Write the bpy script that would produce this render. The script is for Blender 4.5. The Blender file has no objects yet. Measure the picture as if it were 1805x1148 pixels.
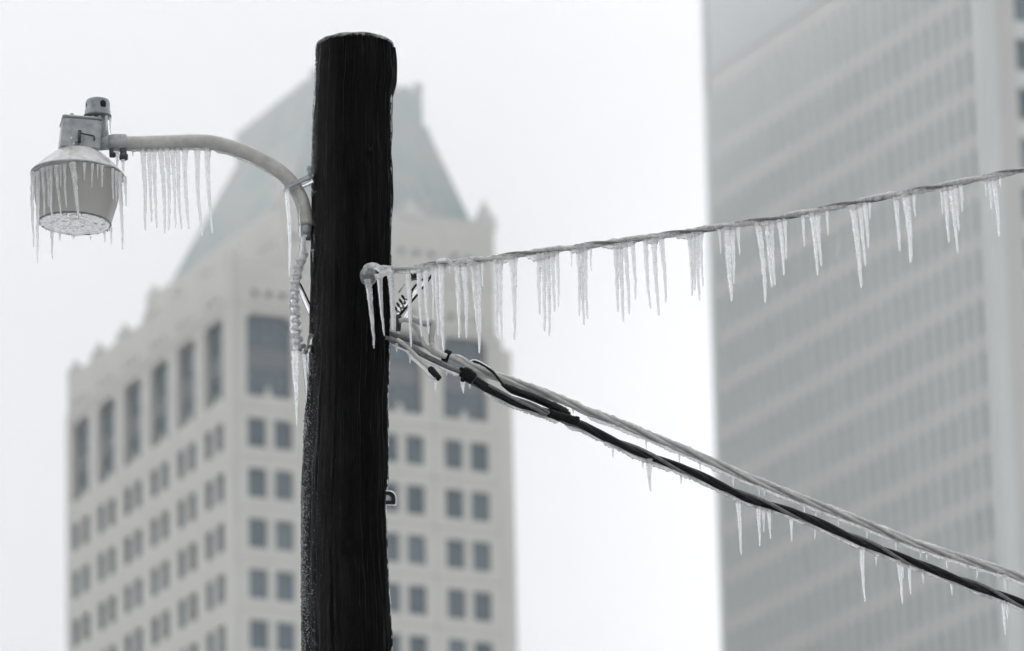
import bpy, math, random
from mathutils import Vector, Matrix, noise
random.seed(7)
scene = bpy.context.scene
COL = scene.collection
R = math.radians

# ------------------------------------------------------------------ camera
PW, PH, FPX = 1805.0, 1148.0, 12000.0          # photograph size and focal length in its pixels
CAM = Vector((0, 0, 1.7))
TH, RO = R(17.4349), R(-1.29797)
_up = Vector((0, -math.sin(TH), math.cos(TH)))
FW = Vector((0, math.cos(TH), math.sin(TH)))
RT = math.cos(RO) * Vector((1, 0, 0)) + math.sin(RO) * _up
UP = -math.sin(RO) * Vector((1, 0, 0)) + math.cos(RO) * _up
cd = bpy.data.cameras.new('camera')
cam = bpy.data.objects.new('camera', cd)
COL.objects.link(cam)
cam.matrix_world = Matrix(((RT.x, UP.x, -FW.x, CAM.x), (RT.y, UP.y, -FW.y, CAM.y), (RT.z, UP.z, -FW.z, CAM.z), (0, 0, 0, 1)))
cd.sensor_width = 36
cd.lens = FPX / PW * 36
cd.clip_start = 0.1
cd.clip_end = 6000
cd.dof.use_dof = True
cd.dof.focus_distance = 18.85
cd.dof.aperture_fstop = 7.4
scene.camera = cam

# ------------------------------------------------------------------ sky, sun, exposure
world = bpy.data.worlds.new('World')
scene.world = world
world.use_nodes = True
wn = world.node_tree
wn.nodes.clear()
wo = wn.nodes.new('ShaderNodeOutputWorld')
bg = wn.nodes.new('ShaderNodeBackground')
sky = wn.nodes.new('ShaderNodeTexSky')
sky.sky_type = 'NISHITA'
sky.sun_disc = False
sky.sun_elevation = R(45)
sky.sun_rotation = R(-80)
sky.air_density = 1.0
sky.dust_density = 3.0
hs = wn.nodes.new('ShaderNodeHueSaturation')
hs.inputs['Saturation'].default_value = 0.25
mx = wn.nodes.new('ShaderNodeMix')
mx.data_type = 'RGBA'
mx.inputs[0].default_value = 0.92                # closed overcast: mostly an even grey veil over the sky
mx.inputs[7].default_value = (10.8, 10.97, 11.25, 1)
wn.links.new(sky.outputs[0], hs.inputs['Color'])
wn.links.new(hs.outputs[0], mx.inputs[6])
wn.links.new(mx.outputs[2], bg.inputs[0])
bg.inputs[1].default_value = 0.10
wn.links.new(bg.outputs[0], wo.inputs[0])

sl = bpy.data.lights.new('sun', 'SUN')
sl.energy = 0.7
sl.angle = R(40)
sl.color = (1, 0.98, 0.95)
sun = bpy.data.objects.new('sun', sl)
COL.objects.link(sun)
sun.rotation_euler = Vector((math.sin(R(-80)) * math.cos(R(45)), math.cos(R(-80)) * math.cos(R(45)), math.sin(R(45)))).to_track_quat('Z', 'Y').to_euler()

vs = scene.view_settings
vs.view_transform = 'Standard'
vs.look = 'None'
vs.exposure = 0.88
vs.gamma = 1
vs.use_curve_mapping = False
scene.render.engine = 'CYCLES'
cy = scene.cycles
cy.use_denoising = True
cy.max_bounces = 10
cy.transmission_bounces = 8
cy.transparent_max_bounces = 8
cy.diffuse_bounces = 3
cy.glossy_bounces = 3
cy.volume_bounces = 1
cy.caustics_refractive = True
cy.blur_glossy = 0.5

# ------------------------------------------------------------------ helpers
OFF = {}                                          # world origin of the thing a part belongs to


def tag(o, label=None, cat=None, group=None, kind=None):
    if label: o['label'] = label
    if cat: o['category'] = cat
    if group: o['group'] = group
    if kind: o['kind'] = kind
    return o


def empty(name, loc, label, cat, rz=0, group=None):
    o = bpy.data.objects.new(name, None)
    o.empty_display_size = 0.2
    COL.objects.link(o)
    o.location = loc
    o.rotation_euler = (0, 0, rz)
    OFF[o] = Vector(loc)
    return tag(o, label, cat, group)


def mesh(name, verts, faces, mat, smooth=True):
    me = bpy.data.meshes.new(name)
    me.from_pydata([tuple(v) for v in verts], [], faces)
    if smooth:
        me.polygons.foreach_set('use_smooth', [True] * len(me.polygons))
    if mat: me.materials.append(mat)
    me.update()
    return me


def obj(name, vf, mat, parent=None, smooth=True):
    """a mesh given in world coordinates, hung under its thing"""
    v, f = vf
    off = OFF.get(parent, Vector((0, 0, 0)))
    o = bpy.data.objects.new(name, mesh(name, [Vector(p) - off for p in v], f, mat, smooth))
    COL.objects.link(o)
    o.parent = parent
    OFF[o] = off
    return o


def lobj(name, me, parent, loc=(0, 0, 0), rz=0):
    """a mesh in the thing's own local frame (mesh data may be shared)"""
    o = bpy.data.objects.new(name, me)
    COL.objects.link(o)
    o.parent = parent
    o.location = loc
    o.rotation_euler = (0, 0, rz)
    return o


def ray(px, py):
    return FW + RT * ((px - PW / 2) / FPX) + UP * ((PH / 2 - py) / FPX)


def P(px, py, Y=18.0):
    """point at depth Y in front of the camera station"""
    d = ray(px, py)
    return CAM + d * (Y / d.y)


def M(n, Y=18.0):
    """n photograph pixels as metres at depth Y"""
    return n * (Y / FW.y) / FPX


def smoothpath(pts, step):
    """Catmull-Rom through points, roughly even step"""
    pts = [Vector(p) for p in pts]
    ext = [pts[0] * 2 - pts[1]] + pts + [pts[-1] * 2 - pts[-2]]
    out = []
    for i in range(1, len(ext) - 2):
        a, b, c, d = ext[i - 1:i + 3]
        n = max(1, int((c - b).length / step))
        for k in range(n):
            t = k / n
            out.append(0.5 * ((2 * b) + (c - a) * t + (2 * a - 5 * b + 4 * c - d) * t * t + (3 * b - a - 3 * c + d) * t ** 3))
    out.append(pts[-1])
    return out


def frames(pts):
    T = []
    n = len(pts)
    for i in range(n):
        t = pts[min(i + 1, n - 1)] - pts[max(i - 1, 0)]
        T.append(t.normalized() if t.length > 1e-9 else Vector((0, 0, 1)))
    ref = Vector((0, 1, 0)) if abs(T[0].y) < 0.9 else Vector((1, 0, 0))
    N = (ref - T[0] * ref.dot(T[0])).normalized()
    fr = []
    for t in T:
        N = (N - t * N.dot(t)).normalized()
        fr.append((t, N, t.cross(N)))
    return fr


def tube(pts, rad, seg=10, cap=True, rough=0.0, rs=60.0, squash=None):
    """swept tube; rad number or list; rough = relative surface noise"""
    fr = frames(pts)
    V, F = [], []
    n = len(pts)
    for i, p in enumerate(pts):
        r = rad[i] if isinstance(rad, (list, tuple)) else rad
        t, N, B = fr[i]
        for k in range(seg):
            a = 2 * math.pi * k / seg
            d = N * math.cos(a) + B * math.sin(a)
            rr = r
            if rough: rr = r * (1 + rough * noise.noise((p + d * r) * rs))
            V.append(p + d * rr)
    for i in range(n - 1):
        for k in range(seg):
            a = i * seg + k; b = i * seg + (k + 1) % seg
            F.append((a, b, b + seg, a + seg))
    if cap:
        F.append(tuple(range(seg - 1, -1, -1)))
        F.append(tuple((n - 1) * seg + k for k in range(seg)))
    return V, F


def join(*parts):
    V, F = [], []
    for v, f in parts:
        o = len(V)
        V += list(v)
        F += [tuple(i + o for i in q) for q in f]
    return V, F


def xf(vf, m):
    return [m @ Vector(p) for p in vf[0]], vf[1]


def lathe(prof, seg=48, wob=0.0, close=False):
    V, F = [], []
    for r, z in prof:
        for k in range(seg):
            a = 2 * math.pi * k / seg
            V.append(Vector((r * math.cos(a), r * math.sin(a), z)))
    m = len(prof)
    for i in range(m - 1):
        for k in range(seg):
            a = i * seg + k; b = i * seg + (k + 1) % seg
            F.append((a, b, b + seg, a + seg))
    if close:
        F.append(tuple(range(seg - 1, -1, -1)))
        F.append(tuple((m - 1) * seg + k for k in range(seg)))
    return V, F


def box(x0, x1, y0, y1, z0, z1, bev=0.0):
    """box, its edges chamfered when bev > 0 (profile in the xy plane and top/bottom)"""
    if not bev:
        V = [Vector((x, y, z)) for z in (z0, z1) for y in (y0, y1) for x in (x0, x1)]
        return V, [(0, 2, 3, 1), (4, 5, 7, 6), (0, 1, 5, 4), (2, 6, 7, 3), (0, 4, 6, 2), (1, 3, 7, 5)]
    V = []
    for z, i in ((z0, bev), (z0 + bev, 0), (z1 - bev, 0), (z1, bev)):
        a0, a1, b0, b1, c = x0 + i, x1 - i, y0 + i, y1 - i, bev
        for x, y in ((a0 + c, b0), (a1 - c, b0), (a1, b0 + c), (a1, b1 - c), (a1 - c, b1), (a0 + c, b1), (a0, b1 - c), (a0, b0 + c)):
            V.append(Vector((x, y, z)))
    F = [tuple(range(7, -1, -1)), tuple(range(24, 32))]
    for i in range(3):
        for k in range(8):
            a = i * 8 + k; b = i * 8 + (k + 1) % 8
            F.append((a, b, b + 8, a + 8))
    return V, F


def grid_panel(xs, zs, solid, depth):
    """panel in the xz plane, front at y=0, going back to y=depth, with openings where solid(i,j) is False"""
    V, F = [], []
    nx, nz = len(xs) - 1, len(zs) - 1
    def q(a, b, c, d):
        o = len(V)
        V.extend([Vector(a), Vector(b), Vector(c), Vector(d)])
        F.append((o, o + 1, o + 2, o + 3))
    S = lambda i, j: 0 <= i < nx and 0 <= j < nz and solid(i, j)
    for i in range(nx):
        for j in range(nz):
            if not S(i, j): continue
            x0, x1, z0, z1 = xs[i], xs[i + 1], zs[j], zs[j + 1]
            q((x0, 0, z0), (x1, 0, z0), (x1, 0, z1), (x0, 0, z1))
            if not S(i - 1, j): q((x0, depth, z0), (x0, 0, z0), (x0, 0, z1), (x0, depth, z1))
            if not S(i + 1, j): q((x1, 0, z0), (x1, depth, z0), (x1, depth, z1), (x1, 0, z1))
            if not S(i, j - 1): q((x0, depth, z0), (x1, depth, z0), (x1, 0, z0), (x0, 0, z0))
            if not S(i, j + 1): q((x0, 0, z1), (x1, 0, z1), (x1, depth, z1), (x0, depth, z1))
    return V, F


# ------------------------------------------------------------------ materials
def newmat(name):
    m = bpy.data.materials.new(name)
    m.use_nodes = True
    nt = m.node_tree
    b = nt.nodes['Principled BSDF']
    return m, nt, b


def nz(nt, scale=5.0, detail=4.0, rough=0.6, stretch=(1, 1, 1), coord='Object', dist=0.0):
    tc = nt.nodes.new('ShaderNodeTexCoord')
    mp = nt.nodes.new('ShaderNodeMapping')
    mp.inputs['Scale'].default_value = stretch
    n = nt.nodes.new('ShaderNodeTexNoise')
    n.inputs['Scale'].default_value = scale
    n.inputs['Detail'].default_value = detail
    n.inputs['Roughness'].default_value = rough
    nt.links.new(tc.outputs[coord], mp.inputs['Vector'])
    nt.links.new(mp.outputs[0], n.inputs['Vector'])
    n.inputs['Distortion'].default_value = dist
    return n.outputs['Fac']


def ramp(nt, fac, stops):
    r = nt.nodes.new('ShaderNodeValToRGB')
    e = r.color_ramp.elements
    while len(e) < len(stops): e.new(0.5)
    for k, (p, c) in enumerate(stops):
        e[k].position = p
        e[k].color = (c[0], c[1], c[2], 1) if not isinstance(c, (int, float)) else (c, c, c, 1)
    nt.links.new(fac, r.inputs[0])
    return r.outputs[0]


def bump(nt, b, fac, strength=0.3, dist=0.01):
    n = nt.nodes.new('ShaderNodeBump')
    n.inputs['Strength'].default_value = strength
    n.inputs['Distance'].default_value = dist
    nt.links.new(fac, n.inputs['Height'])
    nt.links.new(n.outputs[0], b.inputs['Normal'])
    return n


def simple(name, c0, c1, rough=0.5, scale=8.0, metal=0.0, bmp=0.0, bd=0.002, spec=0.5, stretch=(1, 1, 1), detail=4, coat=0.0):
    m, nt, b = newmat(name)
    f = nz(nt, scale, detail, 0.6, stretch)
    nt.links.new(ramp(nt, f, [(0.3, c0), (0.7, c1)]), b.inputs['Base Color'])
    b.inputs['Roughness'].default_value = rough
    b.inputs['Metallic'].default_value = metal
    b.inputs['Specular IOR Level'].default_value = spec
    if coat:
        b.inputs['Coat Weight'].default_value = coat
        b.inputs['Coat Roughness'].default_value = 0.1
        b.inputs['Coat IOR'].default_value = 1.31
    if bmp: bump(nt, b, f, bmp, bd)
    return m


def ice_mat(name, cloudy0, cloudy1, rough, bscale=260.0, bstr=0.5, white=0.9, clear=(0.97, 0.985, 0.99)):
    """ice: clear refracting ice with milky, bubbly streaks in it"""
    m, nt, b = newmat(name)
    out = nt.nodes['Material Output']
    b.inputs['Base Color'].default_value = (*clear, 1)
    b.inputs['Transmission Weight'].default_value = 1.0
    b.inputs['Roughness'].default_value = rough
    b.inputs['IOR'].default_value = 1.31
    f = nz(nt, bscale, 3, 0.6, (1, 1, 0.8))
    bn = bump(nt, b, f, bstr, 0.0012)
    d = nt.nodes.new('ShaderNodeBsdfDiffuse')
    d.inputs['Color'].default_value = (white, white, white, 1)
    t = nt.nodes.new('ShaderNodeBsdfTranslucent')
    t.inputs['Color'].default_value = (white, white, white, 1)
    nt.links.new(bn.outputs[0], d.inputs['Normal'])
    dt = nt.nodes.new('ShaderNodeMixShader')
    dt.inputs[0].default_value = 0.5
    nt.links.new(d.outputs[0], dt.inputs[1])
    nt.links.new(t.outputs[0], dt.inputs[2])
    g = nz(nt, 70.0, 3, 0.6, (1, 1, 0.35))
    fac = ramp(nt, g, [(0.35, cloudy0), (0.65, cloudy1)])
    mixs = nt.nodes.new('ShaderNodeMixShader')
    nt.links.new(fac, mixs.inputs[0])
    nt.links.new(b.outputs[0], mixs.inputs[1])
    nt.links.new(dt.outputs[0], mixs.inputs[2])
    nt.links.new(mixs.outputs[0], out.inputs['Surface'])
    return m


ICE = ice_mat('milky_ice', 0.40, 0.72, 0.12, white=0.84)
CLEAR = ice_mat('clear_ice', 0.05, 0.22, 0.06)
BEAD = ice_mat('bead_ice', 0.0, 0.03, 0.08, clear=(0.55, 0.56, 0.57))
COATICE = ice_mat('ice_coat', 0.22, 0.50, 0.12, 180.0, 0.4)


def wood_mat():
    m, nt, b = newmat('creosoted_wood')
    g = nz(nt, 34.0, 8, 0.72, (1, 1, 0.07), dist=0.5)
    g2 = nz(nt, 9.0, 4, 0.6, (1, 1, 0.3))
    c = nt.nodes.new('ShaderNodeMix'); c.data_type = 'RGBA'; c.blend_type = 'MULTIPLY'
    c.inputs[0].default_value = 1.0
    nt.links.new(ramp(nt, g, [(0.3, (0.0002, 0.0002, 0.0002)), (0.5, (0.0007, 0.00055, 0.0005)), (0.66, (0.006, 0.0046, 0.0038)), (0.78, (0.022, 0.0175, 0.015))]), c.inputs[6])
    nt.links.new(ramp(nt, g2, [(0.38, 0.08), (0.62, 1.0)]), c.inputs[7])
    nt.links.new(c.outputs[2], b.inputs['Base Color'])
    b.inputs['Roughness'].default_value = 0.5
    nt.links.new(ramp(nt, g2, [(0.35, 0.32), (0.7, 0.75)]), b.inputs['Roughness'])
    b.inputs['Specular IOR Level'].default_value = 0.035
    bn = bump(nt, b, g, 1.0, 0.012)
    # frozen glaze on the weather (left) side: a broken, knobbly clear coat
    tc = nt.nodes.new('ShaderNodeTexCoord')
    sx = nt.nodes.new('ShaderNodeSeparateXYZ')
    nt.links.new(tc.outputs['Object'], sx.inputs[0])
    gl = nz(nt, 26.0, 5, 0.65, (1, 1, 0.3))
    ad = nt.nodes.new('ShaderNodeMath'); ad.operation = 'MULTIPLY_ADD'
    nt.links.new(gl, ad.inputs[0]); ad.inputs[1].default_value = -0.16
    nt.links.new(sx.outputs[0], ad.inputs[2])
    mr = nt.nodes.new('ShaderNodeMapRange')
    nt.links.new(ad.outputs[0], mr.inputs[0])
    mr.inputs[1].default_value = -0.20; mr.inputs[2].default_value = -0.08
    mr.inputs[3].default_value = 0.75; mr.inputs[4].default_value = 0.0
    nt.links.new(mr.outputs[0], b.inputs['Coat Weight'])
    b.inputs['Coat Roughness'].default_value = 0.12
    b.inputs['Coat IOR'].default_value = 1.31
    cb = nt.nodes.new('ShaderNodeBump')
    cb.inputs['Strength'].default_value = 1.0
    cb.inputs['Distance'].default_value = 0.004
    nt.links.new(nz(nt, 110.0, 3, 0.6, (1, 1, 0.6)), cb.inputs['Height'])
    nt.links.new(cb.outputs[0], b.inputs['Coat Normal'])
    return m


WOOD = wood_mat()
GALV = simple('galvanised_housing', (0.13, 0.14, 0.145), (0.31, 0.325, 0.33), 0.45, 26, 0.0, 0.5, 0.001, 0.5, coat=0.4)
DARKMETAL = simple('dark_metal', (0.012, 0.012, 0.013), (0.03, 0.03, 0.03), 0.4, 60, 0.3, 0.2, 0.001)
ARMPAINT = simple('arm_metal', (0.23, 0.23, 0.215), (0.35, 0.345, 0.315), 0.4, 30, 0.0, 0.4, 0.001, 0.5, (1, 1, 1), 6, 0.3)
ALU = simple('reflector_metal', (0.27, 0.275, 0.265), (0.56, 0.56, 0.54), 0.38, 28, 0.0, 0.6, 0.001, coat=0.5)
PHOTO = simple('photocell_plastic', (0.07, 0.09, 0.10), (0.17, 0.19, 0.20), 0.4, 40, 0.0, 0.4, 0.001, coat=0.5)
CABLEGREY = simple('grey_insulation', (0.30, 0.30, 0.285), (0.43, 0.425, 0.40), 0.35, 50, 0, 0.15, 0.001, coat=0.4)
CABLEDARK = simple('dark_grey_strand', (0.07, 0.072, 0.07), (0.17, 0.17, 0.165), 0.4, 90, 0.2, 0.3, 0.001)
BLACKRUB = simple('black_insulation', (0.0015, 0.0015, 0.002), (0.005, 0.005, 0.006), 0.34, 60, 0, 0.2, 0.001, 0.14)
FROSTBOLT = simple('iced_bolt', (0.035, 0.037, 0.038), (0.15, 0.155, 0.155), 0.3, 70, 0, 0.5, 0.002, 0.4, coat=0.6)
TAPE = simple('black_tape', (0.001, 0.001, 0.001), (0.004, 0.004, 0.004), 0.5, 120, 0, 0.4, 0.001, 0.08)
STONE = simple('cream_terracotta', (0.42, 0.418, 0.385), (0.485, 0.478, 0.442), 0.7, 0.25, 0, 0.0, 0.01, 0.3, (1, 1, 0.4), 6)
STONE3 = simple('warm_concrete', (0.355, 0.355, 0.336), (0.405, 0.40, 0.378), 0.75, 0.2, 0, 0.0, 0.01, 0.3, (1, 1, 0.3), 6)
STONE2 = simple('pale_concrete', (0.405, 0.422, 0.41), (0.455, 0.47, 0.455), 0.75, 0.2, 0, 0.0, 0.01, 0.3, (1, 1, 0.3), 6)
COPPER = simple('weathered_copper', (0.12, 0.25, 0.235), (0.36, 0.325, 0.32), 0.6, 0.42, 0, 0.0, 0.01, 0.4, (1, 1, 1.2), 5)
SPANDREL = simple('window_spandrel', (0.075, 0.09, 0.105), (0.11, 0.12, 0.13), 0.4, 0.8)
FRAME = simple('window_frame', (0.05, 0.06, 0.065), (0.08, 0.085, 0.09), 0.4, 2)
LOUVRE = simple('grey_louvre', (0.36, 0.38, 0.388), (0.42, 0.435, 0.44), 0.55, 0.5)
GROUND = simple('wet_frozen_ground', (0.26, 0.26, 0.265), (0.60, 0.61, 0.62), 0.5, 0.15, 0, 0.3, 0.02, 0.5, (1, 1, 1), 8)


def glass_mat(name, c0, c1):
    m, nt, b = newmat(name)
    oi = nt.nodes.new('ShaderNodeObjectInfo')
    nt.links.new(ramp(nt, oi.outputs['Random'], [(0.0, c0), (1.0, c1)]), b.inputs['Base Color'])
    b.inputs['Roughness'].default_value = 0.12
    b.inputs['Specular IOR Level'].default_value = 0.5
    return m


GLASS = glass_mat('blue_grey_glass', (0.010, 0.044, 0.058), (0.07, 0.108, 0.128))
GLASS2 = glass_mat('tower_glass', (0.13, 0.155, 0.17), (0.22, 0.245, 0.26))


def lens_mat(name, col, tr, rough, bs, bstr):
    m, nt, b = newmat(name)
    out = nt.nodes['Material Output']
    b.inputs['Base Color'].default_value = (*col, 1)
    b.inputs['Roughness'].default_value = rough
    f = nz(nt, bs, 3, 0.6, (0.35, 1, 1))
    bump(nt, b, f, bstr, 0.004)
    t = nt.nodes.new('ShaderNodeBsdfTranslucent')
    t.inputs['Color'].default_value = (*tr, 1)
    ms = nt.nodes.new('ShaderNodeMixShader')
    ms.inputs[0].default_value = 0.6
    nt.links.new(b.outputs[0], ms.inputs[1])
    nt.links.new(t.outputs[0], ms.inputs[2])
    nt.links.new(ms.outputs[0], out.inputs['Surface'])
    return m


REFR = lens_mat('refractor_plastic', (0.42, 0.415, 0.395), (0.66, 0.65, 0.62), 0.10, 60, 0.5)
LENS = ice_mat('iced_lens', 0.15, 0.35, 0.08, 70.0, 1.0, 0.75, (0.86, 0.86, 0.84))

# ------------------------------------------------------------------ ground, haze, low cloud
def slab(name, x, y, z, mat, kind):
    o = obj(name, box(x[0], x[1], y[0], y[1], z[0], z[1]), mat, None, False)
    o['kind'] = kind
    return o


gv = [Vector((sx * 1500, 100 + sy * 1500, 0)) for sx, sy in ((-1, -1), (1, -1), (1, 1), (-1, 1))]
tag(obj('ground', (gv, [(0, 1, 2, 3)]), GROUND, None, False), kind='structure')


def volmat(name, dens, col):
    m = bpy.data.materials.new(name)
    m.use_nodes = True
    nt = m.node_tree
    nt.nodes.clear()
    o = nt.nodes.new('ShaderNodeOutputMaterial')
    v = nt.nodes.new('ShaderNodeVolumePrincipled')
    v.inputs['Color'].default_value = (*col, 1)
    v.inputs['Density'].default_value = dens
    v.inputs['Anisotropy'].default_value = 0.0
    nt.links.new(v.outputs[0], o.inputs['Volume'])
    return m


HAZE_TOP = 226.0
tag(slab('haze', (-1510, 1510), (-1410, 1610), (-1, HAZE_TOP), volmat('haze_air', 0.00021, (0.98, 0.985, 1.0)), 'stuff'),
    'thin pale winter haze filling the air over the city', 'haze')
CLOUD_BASE = 156.5


def cloud_mesh():
    """closed cloud bank whose base hangs lower over the left tower and lifts towards the right one"""
    xs_ = [-1500, -900, -500, -250, -120, -60, -30, -10, 0, 10, 20, 30, 40, 60, 120, 250, 500, 900, 1500]
    ys_ = [-1400, -600, 0, 200, 350, 430, 480, 520, 560, 620, 720, 900, 1200, 1600]
    zt = HAZE_TOP - 3
    V, F = [], []
    for y in ys_:
        for x in xs_:
            t = min(1, max(0, (x + 12) / 46.0))
            V.append(Vector((x, y, CLOUD_BASE + 25 * t * t * (3 - 2 * t) + 1.5 * noise.noise(Vector((x * 0.011, y * 0.009, 2))))))
    n, m = len(xs_), len(ys_)
    for j in range(m - 1):
        for i in range(n - 1):
            a = j * n + i
            F.append((a, a + n, a + n + 1, a + 1))
    rim = [i for i in range(n)] + [j * n + n - 1 for j in range(1, m)] + [(m - 1) * n + i for i in range(n - 2, -1, -1)] + [j * n for j in range(m - 2, 0, -1)]
    o_ = len(V)
    for i in rim: V.append(Vector((V[i].x, V[i].y, zt)))
    L = len(rim)
    for k in range(L):
        F.append((rim[k], rim[(k + 1) % L], o_ + (k + 1) % L, o_ + k))
    F.append(tuple(o_ + k for k in range(L)))
    return V, F


cl = obj('low_cloud', cloud_mesh(), volmat('cloud_air', 0.0105, (0.99, 0.99, 1.0)), None, False)
tag(cl, 'low white cloud veiling the tops of both towers', 'cloud', None, 'stuff')

# ------------------------------------------------------------------ cream gothic tower (left)
A_L = 0.4463826
TX, TY, ZC = -21.0264, 485.5093, 145.9925 + 1.7       # near corner; ZC = head of the first row of small windows
tower = empty('gothic_tower', (TX, TY, 0), 'cream stone tower with crenellated parapet and pale copper hip roof behind the pole', 'tower', A_L)
FH, BAY, C0, CL = 3.9, 5.383, 0.433, 0.728
WX, WY = 23.2, 33.2


def lmesh(name, vf, mat, smooth=False):
    return mesh(name, vf[0], vf[1], mat, smooth)


def tpart(name, vf, mat, smooth=False, parent=None):
    return lobj(name, lmesh(name, vf, mat, smooth), parent or tower)


LF = -math.pi / 2                                      # turns a front (y=0) panel onto the x=0 face: local x runs along -y


def place_left(y):                                     # panel local x (0..w) -> tower y from y+w down to y
    return (0.0, y, 0.0)


tpart('core', box(0.75, WX - 0.4, 0.75, WY - 0.4, 0, ZC + 8.8), STONE)
ROWS = 5
zb = ZC + 0.81                                          # top of the first panel row
gap = 0.05
wy0, wy1 = -2.28, 0.0
wc = 0.4 * BAY / 2
ww = 1.52 / 2
g2 = gap / 2
xs = [g2, BAY / 2 - wc - ww, BAY / 2 - wc + ww, BAY / 2 + wc - ww, BAY / 2 + wc + ww, BAY - g2]
zs = [0.81 - FH + g2, -2.28, 0.0, 0.81 - g2]
pan_me = lmesh('wall_panel', grid_panel(xs, zs, lambda i, j: not (j == 1 and i in (1, 3)), 0.74), STONE)


def win_mesh(w, h, t=0.07, rails=(0.5,), cols=()):
    xs_ = [0, t] + [v for c in cols for v in (w * c - t / 2, w * c + t / 2)] + [w - t, w]
    zs_ = [0, t] + [v for c in rails for v in (h * c - t / 2, h * c + t / 2)] + [h - t, h]
    fr = lmesh('window', grid_panel(xs_, zs_, lambda i, j: i % 2 == 0 or j % 2 == 0, 0.09), FRAME)
    pn = lmesh('pane', grid_panel([t * 0.5, w - t * 0.5], [t * 0.5, h - t * 0.5], lambda i, j: True, 0.02), GLASS)
    return fr, pn


wf_me, wp_me = win_mesh(1.52, 2.28, 0.05)
bigw = 3.72
bw_me = win_mesh(bigw, 6.5, 0.12, (0.36, 0.60), (0.333, 0.667))


def add_window(fr, pn, loc, rz, dep):
    """loc = lower left corner on the wall face; dep = how far it is set back"""
    o = lobj('window', fr, tower, loc, rz)
    lobj('pane', pn, o, (0, 0.05, 0))
    return o


def face_loc(face, t, dep, z):
    """t runs left to right as one faces the wall"""
    if face == 'front': return (t, dep, z), 0.0
    return (dep, WY - t, z), LF


# bays: front starts at C0; on the left face (seen from outside, left to right) the far end comes first
bays = [('front', C0 + k * BAY) for k in range(4)] + [('left', WY - CL - (k + 1) * BAY) for k in range(6)]
bzs = [0.81 + g2, 1.72, 7.9, 8.2, 8.9 - g2]
bx0, bx1 = (BAY - bigw) / 2, (BAY + bigw) / 2
bxs = [g2, bx0, bx0 + 0.28, bx1 - 0.28, bx1, BAY - g2]
big_me = lmesh('arched_panel', grid_panel(bxs, bzs, lambda i, j: not ((j == 1 and 1 <= i <= 3) or (j == 2 and i == 2)), 0.74), STONE)
for face, t in bays:
    for r_ in range(ROWS):
        z = ZC - r_ * FH
        l, rz = face_loc(face, t, 0.0, z)
        lobj('wall_panel', pan_me, tower, l, rz)
        for sx in (BAY / 2 - wc - ww, BAY / 2 + wc - ww):
            l, rz = face_loc(face, t + sx, 0.24, z - 2.28)
            add_window(wf_me, wp_me, l, rz, 0.16)
    l, rz = face_loc(face, t, 0.0, ZC)
    lobj('wall_panel', big_me, tower, l, rz)
    l, rz = face_loc(face, t + bx0, 0.55, ZC + 1.72)
    w_ = add_window(bw_me[0], bw_me[1], l, rz, 0.55)
    sp = lmesh('spandrel', grid_panel([0.1, bigw - 0.1], [2.3, 3.85], lambda i, j: True, 0.03), SPANDREL)
    lobj('spandrel', sp, w_, (0, -0.03, 0))
    l, rz = face_loc(face, t + BAY / 2, 0.2, ZC + 1.62)
    pk = box(-0.28, 0.28, 0, 0.3, 0, 0.45)
    pk = join(pk, ([Vector(v) for v in ((-0.28, 0, 0.45), (0.28, 0, 0.45), (0.28, 0.3, 0.45), (-0.28, 0.3, 0.45), (0, 0.15, 1.05))], [(0, 1, 4), (1, 2, 4), (2, 3, 4), (3, 0, 4)]))
    lobj('sill_pinnacle', lmesh('sill_pinnacle', pk, STONE), tower, l, rz)

# plain wall below the rows the picture shows
zl = ZC + 0.81 - ROWS * FH
tpart('lower_wall', grid_panel([C0, WX - 1.24], [0, zl - g2], lambda i, j: True, 0.74), STONE)
lw = grid_panel([0.17, WY - CL], [0, zl - g2], lambda i, j: True, 0.74)
lobj('lower_wall', lmesh('lower_wall', lw, STONE), tower, (0, WY, 0), LF)
# corner piers
tpart('corner_pier', box(-0.0, C0 - 0.02, 0.0, CL - 0.02, 0, ZC + 8.88), STONE)
tpart('corner_pier', box(C0 + 4 * BAY + 0.02, WX, 0.02, 1.0, 0, ZC + 7.6), STONE)
tpart('corner_pier', box(0.02, 1.0, WY - 0.15, WY + 0.25, 0, ZC + 8.88), STONE)
# stone of the attic storey above the arched windows
zA, zP = ZC + 8.9, ZC + 12.2


def vent_panel(w, z0, z1, zv, n, sp, s=0.26):
    c = w / 2
    xs_ = [g2]
    for k in range(n):
        x = c + (k - (n - 1) / 2) * sp
        xs_ += [x - s, x + s]
    xs_.append(w - g2)
    return grid_panel(xs_, [z0 + g2, zv - s, zv + s, z1 - g2], lambda i, j: not (j == 1 and i % 2 == 1), 0.6)


v_me = lmesh('attic_panel', vent_panel(BAY, 0, zP - zA, 0.85, 3, 1.1), STONE)
back_me = lmesh('vent', grid_panel([BAY / 2 - 1.5, BAY / 2 + 1.5], [0.5, 1.2], lambda i, j: True, 0.02), SPANDREL)
for face, t in bays:
    l, rz = face_loc(face, t, 0.0, zA)
    p_ = lobj('attic_panel', v_me, tower, l, rz)
    lobj('vent', back_me, p_, (0, 0.42, 0))
    l, rz = face_loc(face, t + 0.02, -0.14, zA - 0.12)
    if face == 'left' or t < 1 or True:
        lobj('string_course', lmesh('string_course', grid_panel([0, BAY - 0.04], [0, 0.3], lambda i, j: True, 0.13), STONE), tower, l, rz)
tpart('attic_core', box(0.62, WX - 1.3, 0.62, WY - 0.5, ZC + 8.85, zP - 0.6), STONE)
tpart('corner_pier', box(0.0, C0 - 0.02, 0.0, CL - 0.02, zA + 0.0, zP + 0.3), STONE)


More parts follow.
